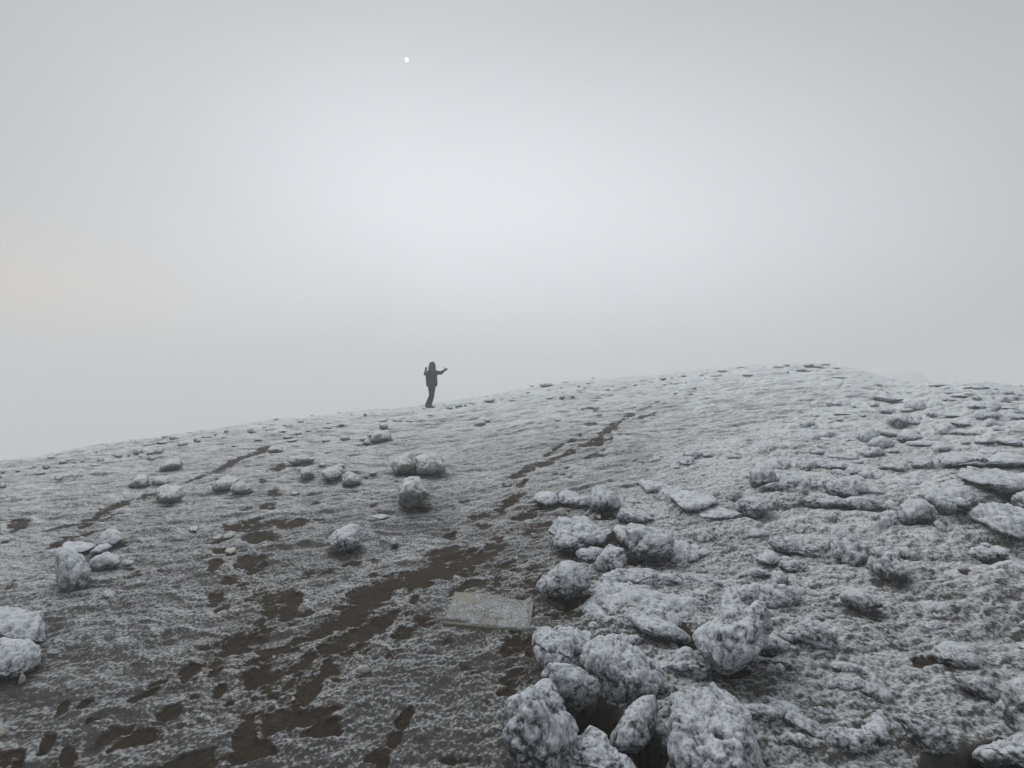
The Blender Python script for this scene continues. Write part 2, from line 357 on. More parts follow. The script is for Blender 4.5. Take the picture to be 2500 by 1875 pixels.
def rocky(x, y):
    b = np.interp(y, [0, 2.3, 6, 9, 14, 30], [.1, .2, 1.2, 4.0, 9.0, 24.])
    w = .15+.10*y
    return sst(-w*.6, w, x-b+.5*w*fbm([x/1.3, y/1.3], 2, 77))
def build_ground():
    az = np.concatenate([np.linspace(-math.pi, R(-54), 50, endpoint=False), np.linspace(R(-54), R(54), 1500, endpoint=False), np.linspace(R(54), math.pi, 50, endpoint=False)])
    ra = np.concatenate([np.geomspace(.05, 1.5, 40, endpoint=False), np.geomspace(1.5, 45, 1150, endpoint=False), np.geomspace(45, 165, 130)])
    A, Q = np.meshgrid(az, ra); nr, na = A.shape
    x = (Q*np.sin(A)).ravel(); y = (Q*np.cos(A)).ravel(); r = Q.ravel()
    z = ground_z(x, y)
    W = rocky(x, y); B = bare_shade_mask(x, y)
    near = 1-sst(7, 16, r); vnear = 1-sst(3.5, 9, r)
    wx = x+.10*fbm([x/.5, y/.5], 3, 11); wy = y+.10*fbm([x/.5+5, y/.5], 3, 12)
    # wind-built rime terraces: long across the slope, short along it
    ca, sa = math.cos(R(14)), math.sin(R(14))
    tx, ty = wx*ca+wy*sa, -wx*sa+wy*ca
    rp = ridge([tx/.42, ty/.17], 3, 21); rp2 = ridge([tx/1.5, ty/.55], 2, 23)
    lump = np.zeros_like(z)
    quiet = 1-.75*B
    soft = .35+.65*sst(2.2, 6.5, r+.35*np.abs(x))
    rq = ridge([tx/.13, ty/.075], 3, 27); h = .027*(rp-.5)*quiet*soft + .011*(rq-.5)*quiet*near + .05*(rp2-.4)*sst(5, 14, r)*quiet + .006*fbm([x/.07, y/.06], 3, 31)*quiet
    # shallow pits and boot hollows
    f1, _ = worley([wx/.55, wy/.42], 55); h -= .018*(1-sst(.12, .38, f1))*(1-W)
    f1, _ = worley([x/.03, y/.03], 57); h += .0045*(1-f1)*vnear*(1-.6*B)
    # hummocky lava bedrock under rime on the right
    f1, e1 = worley([wx/.95+.3*fbm([x, y], 2, 3), wy/.5], 61)
    l1 = np.sqrt(np.clip(1-f1*f1*1.3, 0, 1))
    f2, e2 = worley([wx/.26, wy/.19], 63); l2 = np.sqrt(np.clip(1-f2*f2*1.2, 0, 1))
    f3, e3 = worley([x/.045, y/.045], 65); l3 = np.clip(1-f3*f3*1.2, 0, 1)
    mod = sst(-.25, .5, fbm([x/1.6, y/1.2], 2, 67))
    far = sst(5, 13, r)
    hw = (.11*(l1-.6)*(.25+.75*mod)*(1+.5*far) - .02*far + .052*(l2-.6)*(.35+.65*mod) + .011*l3*near + .016*(ridge([wx/.3, wy/.16], 3, 69)-.6)*mod + .008*fbm([x/.06, y/.05], 3, 33))
    hw = hw + far*(.055*(ridge([wx/1.3+.2*wy, wy/.5], 3, 83)-.55) + .03*(ridge([wx/.5, wy/.22], 2, 85)-.55)) + 0
    h = h*(1-.35*W) + hw*W
    h -= .012*B
    sk = np.zeros_like(h)
    for cx, cy, a, b, c, s, st, hh in FOOT:
        if hh <= 0: continue
        k = np.nonzero((np.abs(x-cx) < 2*(a+b)) & (np.abs(y-cy) < 2*(a+b)))[0]
        if len(k) == 0: continue
        dx, dy = wx[k]-cx, wy[k]-cy; u, v = (dx*c-dy*s)/a, (dx*s+dy*c)/b
        sk[k] = np.maximum(sk[k], .11*hh*np.exp(-(u*u+v*v)/2.4))
    h += sk*(.8+.5*l2)
    h += .05*fbm([x/1.1, y/1.1], 4, 87, .6)*sst(9, 18, r)
    z = z+h; K = contact_shade(x, y)
    F = np.empty((nr-1, na, 4), np.int32); i = np.arange(nr-1)[:, None]*na; j = np.arange(na)[None, :]; j2 = (j+1) % na
    F[..., 0] = i+j; F[..., 1] = i+j2; F[..., 2] = i+na+j2; F[..., 3] = i+na+j
    o = mesh_np('ground', np.stack([x, y, z], 1), F.reshape(-1, 4), M_GROUND, attrs={'bare': B})
    me = o.data; nn = np.empty(len(x)*3, np.float32); me.vertices.foreach_get('normal', nn); nn = nn.reshape(-1, 3)
    if nn[:, 2].mean() < 0: me.flip_normals(); nn = -nn
    # rime grows on ridges and on the windward (away) side; hollows and lee faces stay dark
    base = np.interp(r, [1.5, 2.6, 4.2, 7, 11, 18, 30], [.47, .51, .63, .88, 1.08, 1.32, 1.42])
    left = sst(.2, -2.2, x)*0
    base = base + W*np.interp(r, [1.5, 4, 9, 20], [.24, .24, .14, .03]) - .42*K  # K paints the shade round rock feet into the rime amount
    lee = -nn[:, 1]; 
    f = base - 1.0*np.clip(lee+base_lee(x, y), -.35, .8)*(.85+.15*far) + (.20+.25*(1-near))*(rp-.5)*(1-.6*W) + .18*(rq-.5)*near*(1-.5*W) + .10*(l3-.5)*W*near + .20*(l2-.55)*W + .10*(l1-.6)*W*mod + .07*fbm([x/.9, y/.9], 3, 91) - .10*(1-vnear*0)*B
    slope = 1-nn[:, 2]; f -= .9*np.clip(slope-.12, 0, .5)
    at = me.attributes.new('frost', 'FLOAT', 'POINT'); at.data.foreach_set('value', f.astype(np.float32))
    tag(o, kind='structure')
    return o
def base_lee(x, y):
    e = .05
    return -(base_z(x, y+e)-base_z(x, y-e))/(2*e)*.9

# ------------------------------------------------------------ rocks
FOOT = []
def contact_shade(x, y):
    """shade under and in front of a rock, painted as thin rime on sheltered soil"""
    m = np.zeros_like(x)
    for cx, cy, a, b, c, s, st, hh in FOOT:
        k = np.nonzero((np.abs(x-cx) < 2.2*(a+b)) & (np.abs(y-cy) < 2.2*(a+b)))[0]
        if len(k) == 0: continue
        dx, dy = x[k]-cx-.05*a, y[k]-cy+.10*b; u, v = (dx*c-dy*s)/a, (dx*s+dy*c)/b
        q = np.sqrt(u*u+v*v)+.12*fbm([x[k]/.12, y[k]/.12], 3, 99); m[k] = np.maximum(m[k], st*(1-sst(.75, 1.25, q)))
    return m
_ico = {}
def ico(l):
    if l not in _ico:
        bm = bmesh.new(); bmesh.ops.create_icosphere(bm, subdivisions=l, radius=1.0)
        V = np.array([v.co[:] for v in bm.verts]); F = np.array([[v.index for v in f.verts] for f in bm.faces], np.int32); bm.free()
        _ico[l] = (V/np.linalg.norm(V, axis=1)[:, None], F)
    return _ico[l]
def poly_radius(poly, phis):
    """largest distance from the origin to the outline in each direction"""
    P = np.array(poly); Q = np.roll(P, -1, 0); out = np.zeros(len(phis))
    dx, dy = np.cos(phis), np.sin(phis)
    for (x0, y0), (x1, y1) in zip(P, Q):
        ex, ey = x1-x0, y1-y0; den = dx*ey-dy*ex
        den = np.where(np.abs(den) < 1e-9, 1e-9, den)
        t = (x0*ey-y0*ex)/den; s = (x0*dy-y0*dx)/den
        out = np.where((t > 0) & (s >= -1e-6) & (s <= 1+1e-6), np.maximum(out, t), out)
    return np.where(out <= 0, .7, out)
NAMES = []
def rock(name, reg, pts, label, cat='rock', hr=.75, emb=.12, mat=None, seed=0, dark=0., group=None, lift=0., rough=1., flute=0., sharp=.45, up=0., fb=0.):
    """pts outline one rock in the photograph; the rock gets its own place on the ground, width, height and depth"""
    rs = np.random.RandomState(seed+11)
    P = [zp(reg, *p) for p in pts]
    xs = [p[0] for p in P]; ys = [p[1] for p in P]
    cx, cy = (min(xs)+max(xs))/2, (min(ys)+max(ys))/2
    v0 = Vector(((cx-1250)/1250, 1, -(cy-937.5)/1250)).normalized()
    fw = Vector((v0.x, v0.y, 0)).normalized(); rt = Vector((fw.y, -fw.x, 0)); upv = Vector((0, 0, 1))
    sth = -v0.z; cth = math.sqrt(1-sth*sth); vv = upv*cth+fw*sth
    gx, gy = hit(cx, min(max(ys)*(1-.25) + cy*.25, 1873+400) if emb < .3 else cy)
    eye = Vector((0, 0, EYE)); D = (Vector((gx, gy, float(ground_z(gx, gy))))-eye).length
    for it in range(5):
        uv = []
        for p in P:
            d = Vector(((p[0]-1250)/1250, 1, -(p[1]-937.5)/1250)); d *= D/d.dot(v0); d -= v0*D
            uv.append((d.dot(rt), d.dot(vv)))
        us = [q[0] for q in uv]; vs = [q[1] for q in uv]
        w2 = (max(us)-min(us))/2; Rv = (max(vs)-min(vs))/2
        h2 = w2*hr; vis = 1.0
        if h2*cth > Rv*.93: h2 = Rv*.93/cth
        d2 = math.sqrt(max(Rv*Rv-(h2*cth)**2, 0))/max(sth, .08); d2 = min(max(d2, .55*w2), 2.1*w2)
        Rve = math.sqrt((h2*cth)**2+(d2*sth)**2)
        c = eye+v0*D
        want = float(ground_z(c.x, c.y))+h2*(1-2*emb)+lift
        D += (c.z-want)/max(sth+.02, .12)*.7; D = max(D, 1.2)
    c = eye+v0*D
    rp = max(w2, Rv)/D*512
    L = int(min(7, max(3, math.ceil(math.log2(max(rp, 4))+.15))))
    n, F = ico(L)
    a, b, cc_ = n[:, 0], n[:, 1], n[:, 2]
    pu = a*w2; pv = cc_*h2*cth+b*d2*sth
    phi = np.arctan2(pv/Rve, pu/w2)
    cu, cv = (max(us)+min(us))/2, (max(vs)+min(vs))/2
    tb = np.linspace(-math.pi, math.pi, 721)
    pr = poly_radius([((q[0]-cu)/w2, (q[1]-cv)/Rv) for q in uv], tb)
    k = np.hanning(17); k /= k.sum(); pr = np.convolve(np.pad(pr, 8, mode='wrap'), k, 'same')[8:-8]
    rad = np.sqrt((pu/w2)**2+(pv/Rve)**2)
    k = np.hanning(241); k /= k.sum(); pl = np.convolve(np.pad(pr, 120, mode='wrap'), k, 'same')[120:-120]
    sl_ = np.interp(phi, tb, pl); sc = sl_+(np.interp(phi, tb, pr)-sl_)*np.clip(rad, 0, 1)**3
    fl = (Rv/Rve)
    du = (sc-1)*pu; dv = (sc*fl-1)*pv
    X = pu+du; Y = b*d2+dv*sth; Z = cc_*h2+dv*cth
    Q = np.stack([X, Y, Z], 1); size = (w2*h2*d2)**(1/3.); nrm = np.stack([a/w2, b/d2, cc_/h2], 1); nrm /= np.linalg.norm(nrm, axis=1)[:, None]
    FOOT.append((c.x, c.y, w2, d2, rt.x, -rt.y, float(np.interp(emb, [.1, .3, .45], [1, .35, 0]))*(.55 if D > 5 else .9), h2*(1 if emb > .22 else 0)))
    for kf in range(11):       # broken faces
        m = rs.normal(size=3); m /= np.linalg.norm(m)
        sup = (Q@m).max(); t = sup*rs.uniform(.64, .9); e = np.maximum(0, Q@m-t)
        Q = Q-m[None, :]*(e*sharp)[:, None]
    o3 = rs.uniform(0, 50, 3)
    def co(s, st=(1, 1, 1)): return [(Q[:, i]/s*st[i]+o3[i]) for i in range(3)]
    S = size
    rot = rs.uniform(-.6, .6)
    big = fbm(co(S*.9), 3, seed); q1 = ridge(co(S*.45, (1.3, 1.3, .7)), 3, seed+3)
    wq = co(1.); wb = fbm(co(.10), 2, seed+5)
    ls = min(max(S*.30, .045), .11)
    wv = [wq[0]/ls+.6*wb, wq[1]/ls+.6*wb, wq[2]/ls*(1-.45*flute)+.6*wb]
    f1, e1 = worley(wv, seed+7); lp1 = np.sqrt(np.clip(1-f1*f1*1.25, 0, 1))
    s2 = .019 if D < 5 else .04
    f2, e2 = worley([wq[0]/s2+wb, wq[1]/s2-wb, wq[2]/s2*(1-.4*flute)], seed+9); lp2 = np.clip(1-f2*f2*1.2, 0, 1)
    r3 = ridge([wq[0]/.05+wb, wq[1]/.05, wq[2]/.09], 3, seed+13)
    fn = fbm(co(.03), 3, seed+15); k5 = min(1, S/.15)
    cr = fbm(co(.16), 5, seed+27, .62)*.5-.5*np.abs(fbm(co(.11), 4, seed+29, .6))
    H = S*(.15*big + .07*(q1-.5))*rough + ls*.035*(lp1-.7)*rough + s2*.30*(lp2-.5) + .010*(r3-.5)*k5 + .15*min(S, .25)*.5*cr*rough
    # deep cracks and solution hollows
    fc, ec = worley([wq[0]/(S*.8)+.5*wb, wq[1]/(S*.8), wq[2]/(S*1.1)+.5*wb], seed+21)
    crack = 1-sst(.0, .11, ec); H -= crack*S*.06*rough
    pits = sst(.30, .12, worley([wq[0]/(S*.5), wq[1]/(S*.5), wq[2]/(S*.5)], seed+23)[0]); H -= pits*S*.07*rough
    Q = Q+nrm*H[:, None]
    V = np.stack([c.x+Q[:, 0]*rt.x+Q[:, 1]*fw.x, c.y+Q[:, 0]*rt.y+Q[:, 1]*fw.y, c.z+Q[:, 2]], 1)
    # settle the finished shape on the ground at its true size
    n8 = max(1, len(V)//2500)
    for it in range(4):
        T = V[::n8]; g = ground_z(T[:, 0], T[:, 1]); T = T[T[:, 2] > g-.005]
        if len(T) < 30 or T[:, 1].min() < .3: break
        X_ = 1250+T[:, 0]/T[:, 1]*1250; Y_ = 937.5-(T[:, 2]-EYE)/T[:, 1]*1250
        k = D/1250
        tw = (max(xs)-min(xs))/(X_.max()-X_.min()); V2 = V-np.array(c)
        u_ = V2@np.array(rt); V += np.outer(u_*(min(tw, 1.3)-1), np.array(rt))
        c_sh = (cx-(X_.max()+X_.min())/2)*k; V += c_sh*np.array(rt); c = c+rt*c_sh
        low = max(ys)-Y_.max()                      # more of the rock should show in front: bring it forward
        if max(ys) < 1850:
            s_ = max(-.5*d2, min(.5*d2, low*k/max(sth, .12)))*(.8 if emb < .3 else .5)
            dz = float(ground_z(c.x-fw.x*s_, c.y-fw.y*s_))-float(ground_z(c.x, c.y))
            V += -s_*np.array(fw)+np.array([0, 0, dz]); c = c-fw*s_+upv*dz; Y_ = Y_+s_*sth/k
        hgt = (Y_.max()-Y_.min()); th_ = max(ys)-min(ys)
        zs = 1+max(-.25, min(.3, (Y_.min()-min(ys))*k/max(cth, .3)/max(2*h2, .02)))
        z0 = c.z-h2*(1-2*emb); V[:, 2] = z0+(V[:, 2]-z0)*zs; c.z = z0+(c.z-z0)*zs; h2 *= zs
    # undercut foot
    tuck = (1-sst(-.75, .0, cc_))*.13*float(np.interp(emb, [.12, .22], [1, 0]))*float(np.interp(D, [6, 10], [1, 0]))
    V[:, 0] += (c.x-V[:, 0])*tuck; V[:, 1] += (c.y-V[:, 1])*tuck
    bz = V[:, 2].min(); gz = float(ground_z(c.x, c.y))
    org = np.array([c.x, c.y, gz])
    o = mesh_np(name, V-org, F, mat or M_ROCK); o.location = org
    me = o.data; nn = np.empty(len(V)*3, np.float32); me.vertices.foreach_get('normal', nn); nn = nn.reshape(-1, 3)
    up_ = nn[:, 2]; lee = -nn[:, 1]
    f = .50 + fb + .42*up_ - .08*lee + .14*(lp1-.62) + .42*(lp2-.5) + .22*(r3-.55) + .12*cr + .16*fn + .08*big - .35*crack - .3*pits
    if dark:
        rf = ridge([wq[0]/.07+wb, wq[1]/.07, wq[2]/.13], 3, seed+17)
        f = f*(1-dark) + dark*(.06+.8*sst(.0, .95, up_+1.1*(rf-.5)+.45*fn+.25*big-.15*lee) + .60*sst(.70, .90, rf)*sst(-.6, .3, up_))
    hz = V[:, 2]-gz; f -= .16*(1-sst(0, .3*h2+.02, hz-.0))*(.5+.5*dark)  # rime thinned near the foot to paint in the darkness at its base
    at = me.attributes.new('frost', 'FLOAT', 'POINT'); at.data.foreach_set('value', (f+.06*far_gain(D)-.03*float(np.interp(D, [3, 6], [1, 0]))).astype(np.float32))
    tag(o, label, cat, group); PX.append((o, cx, cy, max(xs)-min(xs), max(ys)-min(ys)))
    return o
PX = []
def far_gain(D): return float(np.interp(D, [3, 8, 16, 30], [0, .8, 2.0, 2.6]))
def bx(x0, y0, x1, y1, seed=0, n=9):
    """outline of a small stone from the box it fills"""
    rs = np.random.RandomState(seed+5); cx, cy, rx, ry = (x0+x1)/2, (y0+y1)/2, (x1-x0)/2, (y1-y0)/2
    out = []
    for i in range(n):
        t = 2*math.pi*i/n+rs.uniform(-.2, .2); k = rs.uniform(.86, 1.1)
        out.append((cx+rx*k*math.cos(t), cy+ry*k*math.sin(t)))
    return out
# hollows between the big near rocks
for reg, x, y, rx, ry, dp in (('R6', 800, 1000, 150, 110, .22), ('R6', 1210, 1260, 90, 120, .22), ('R3', 1020, 810, 50, 45, .10), ('R3', 860, 650, 70, 30, .08), ('R4', 1900, 1620, 420, 70, .2)):
    a = hit(*zp(reg, x, y)); b = hit(*zp(reg, x+rx, y)); c_ = hit(*zp(reg, x, y-ry))
    HOLES.append((a[0], a[1], abs(b[0]-a[0]), abs(c_[1]-a[1]), dp))

NEAR = 'near rocks of the stone ring'
rock('boulder', 'R6', [(300,650),(370,660),(440,720),(510,830),(600,900),(640,990),(670,1080),(610,1140),(560,1250),(550,1450),(300,1490),(110,1400),(70,1240),(90,1100),(90,900),(140,820),(200,720)],
     'big frosted boulder with a pointed top, cut by the bottom edge', 'boulder', hr=1.05, emb=.1, seed=1, flute=.6)
rock('boulder', 'R6', [(380,610),(460,560),(520,545),(630,560),(650,530),(690,525),(730,570),(790,590),(840,660),(845,800),(800,890),(740,915),(660,890),(580,860),(500,820),(440,700)],
     'knobbly frosted rock with a small horn, wedged above the dark hollow beside the pointed boulder', 'boulder', hr=.8, emb=.02, seed=2, lift=.03)
rock('rock_outcrop', 'R6', [(310,380),(350,290),(420,255),(470,280),(500,240),(570,250),(640,290),(750,285),(800,330),(820,450),(760,560),(640,640),(500,600),(400,640),(310,640)],
     'lumpy frosted outcrop corner with a steep dark left wall below the wooden board', 'rock outcrop', hr=.65, emb=.15, seed=3)
rock('rock_outcrop', 'R6', [(720,400),(850,310),(960,330),(1100,380),(1200,440),(1320,540),(1330,640),(1370,700),(1240,760),(1080,820),(960,880),(850,840),(800,700),(720,580),(640,520),(640,460)],
     'broad knobbly frosted outcrop behind the horned rock, sloping to the dark hollow', 'rock outcrop', hr=.38, emb=.25, seed=4)
rock('boulder', 'R6', [(1050,180),(1110,120),(1180,118),(1260,150),(1380,230),(1500,300),(1550,360),(1520,390),(1420,400),(1300,390),(1200,330),(1080,240)],
     'long frosted stone lying on the flat slab, pointing at the notched boulder', 'rock', hr=.32, emb=.08, seed=5, rough=.8)
rock('boulder', 'R6', [(1710,20),(1760,-15),(1830,-5),(1890,30),(1930,110),(1990,105),(2010,45),(2060,35),(2130,70),(2175,160),(2170,300),(2140,430),(2090,500),(2080,560),(1960,590),(1870,650),(1780,655),(1700,600),(1650,540),(1590,480),(1560,390),(1545,330),(1600,270),(1680,200)],
     'tall white frosted boulder with a notch in its top, standing right of the long stone', 'boulder', hr=.95, emb=.02, seed=6, flute=.9, rough=.9, fb=.07)
rock('stone', 'R6', [(1080,820),(1130,740),(1215,672),(1245,700),(1250,790),(1180,830)], 'small frosted blade of rock poking up behind the oval rock', 'rock', hr=1.0, emb=.05, seed=7)
rock('boulder', 'R6', [(905,1170),(905,1080),(980,980),(1040,880),(1110,810),(1190,780),(1260,790),(1290,900),(1285,1000),(1240,1100),(1170,1190),(1080,1250),(960,1230)],
     'smooth oval frosted rock leaning over the dark hollow at the bottom', 'boulder', hr=.9, emb=.0, seed=8, rough=.7, lift=.04, sharp=.3)
rock('boulder', 'R6', [(520,1150),(600,1120),(690,1090),(760,1020),(830,1040),(890,1070),(900,1180),(950,1230),(1040,1270),(1140,1343),(1100,1500),(560,1500),(530,1250)],
     'craggy frosted rock cut by the bottom edge between the pointed boulder and the oval rock', 'boulder', hr=.6, emb=.15, seed=9)
rock('boulder', 'R6', [(1340,900),(1340,800),(1400,740),(1500,700),(1600,690),(1680,720),(1780,800),(1900,880),(1990,960),(2020,1060),(2070,1180),(2100,1300),(2150,1450),(1700,1560),(1400,1450),(1330,1200),(1380,1100),(1380,1000)],
     'largest frosted boulder, cut by the bottom edge right of the oval rock', 'boulder', hr=.7, emb=.12, seed=10, flute=.4)
rock('stone', 'R6', bx(1270,735,1360,815,3), 'small frosted knob between the blade of rock and the largest boulder', 'rock', hr=.8, emb=.2, seed=11)
rock('rock_slab', 'R3', [(415,590),(440,570),(490,500),(560,485),(670,480),(730,530),(770,560),(850,580),(900,610),(840,650),(750,680),(740,730),(620,760),(540,750),(450,710),(440,640)],
     'flat-topped frosted slab with a tail to the right, below the cream stone', 'rock', hr=.42, emb=.06, seed=12)
rock('stone', 'R3', [(618,740),(650,720),(740,715),(850,705),(840,780),(760,840),(700,830),(640,810)], 'short frosted stone bridging the gap between slab and round rock', 'rock', hr=.5, emb=.05, seed=13)
rock('boulder', 'R3', [(740,880),(790,800),(860,700),(880,688),(930,720),(980,730),(990,800),(960,870),(880,905),(750,910)], 'peaked frosted rock in the middle of the rock ring', 'rock', hr=.8, emb=.05, seed=14)
rock('boulder', 'R3', [(320,960),(360,910),(450,860),(560,805),(640,820),(700,860),(730,930),(730,1010),(640,1090),(540,1120),(450,1090),(370,1060),(330,1020)],
     'rounded frosted boulder with dark underside above the wooden board', 'boulder', hr=.72, emb=.04, seed=15, rough=.85)
rock('boulder', 'R3', [(980,560),(1030,530),(1110,530),(1200,555),(1300,560),(1350,600),(1340,670),(1270,730),(1210,820),(1130,825),(1080,790),(1050,700),(1030,640)],
     'wedge-shaped frosted boulder tapering downwards beside the dark gap', 'boulder', hr=.75, emb=.0, seed=16)
rock('rock_slab', 'R3', [(890,570),(960,545),(1040,590),(1060,680),(1010,730),(950,680)], 'dark frosted slab tucked behind the wedge-shaped boulder', 'rock', hr=.7, emb=.1, seed=17, dark=.3)
rock('rock_ledge', 'R3', [(1350,640),(1430,690),(1540,740),(1640,780),(1520,830),(1430,860),(1310,850),(1240,780),(1290,700)], 'low frosted ledge fanning out right of the wedge-shaped boulder', 'rock ledge', hr=.2, emb=.4, seed=18, flute=-.5)
rock('boulder', 'R3', [(305,370),(330,310),(400,295),(470,310),(500,370),(480,410),(420,420),(350,400)], 'leftmost frosted rock of the low row above the cream stone', 'rock', hr=.5, emb=.15, seed=19)
rock('boulder', 'R3', [(490,310),(530,290),(620,295),(720,330),(750,410),(640,425),(540,420),(510,360)], 'second frosted rock of the low row, split from its neighbour by a dark crack', 'rock', hr=.4, emb=.2, seed=20)
rock('boulder', 'R3', [(720,330),(770,250),(840,290),(930,330),(960,390),(950,430),(850,440),(770,470),(730,420)], 'peaked frosted rock in the low row, white ridge running down its right', 'rock', hr=.6, emb=.15, seed=21)
rock('boulder', 'R3', [(920,470),(950,420),(1040,420),(1130,460),(1200,500),(1130,530),(1030,540),(930,520)], 'last frosted rock of the low row, just above the wedge-shaped boulder', 'rock', hr=.4, emb=.2, seed=22)
rock('stone', 'R3', [(1070,220),(1150,205),(1230,230),(1290,260),(1330,290),(1250,330),(1160,340),(1130,280)], 'white crusted rock with fringed front, above the low row', 'rock', hr=.35, emb=.3, seed=23, fb=.1)
rock('boulder', 'R3', [(1310,330),(1340,290),(1450,295),(1570,310),(1670,350),(1660,390),(1580,410),(1500,470),(1440,450),(1400,400)], 'whitest flat-topped rock, alone on the frost right of the low row', 'rock', hr=.35, emb=.12, seed=24, fb=.1)
rock('rock_ledge', 'R3', [(1520,480),(1560,430),(1660,410),(1760,440),(1850,480),(1800,510),(1650,505),(1550,510)], 'low frosted ledge touching the whitest flat-topped rock', 'rock ledge', hr=.25, emb=.4, seed=25)
rock('rock_slab', 'R3', [(720,1060),(730,960),(800,915),(880,905),(980,870),(1060,865),(1180,880),(1250,930),(1240,990),(1330,1060),(1450,1100),(1580,1160),(1590,1240),(1450,1330),(1200,1330),(900,1330),(700,1290),(630,1200),(680,1120)],
     'wide flat frosted slab with a ragged left edge, carrying the long stone', 'rock slab', hr=.17, emb=.42, seed=26, rough=1.3)
rock('rock_outcrop', 'R3', [(760,1030),(800,925),(880,905),(980,870),(1060,862),(1180,880),(1250,930),(1240,1000),(1100,1020),(900,1010)], 'knobbly frosted crest along the top of the wide slab', 'rock outcrop', hr=.35, emb=.3, seed=27)
rock('rock_ledge', 'R3', [(1330,930),(1400,895),(1560,900),(1640,960),(1750,940),(1850,1000),(1880,1060),(1700,1040),(1560,1040),(1400,1000)], 'low knobbly ledge directly behind the notched boulder', 'rock ledge', hr=.3, emb=.35, seed=28)
rock('stone', 'R3', bx(690,1250,850,1345,4), 'small rounded stone in the corner below the slab edge', 'rock', hr=.6, emb=.2, seed=29)

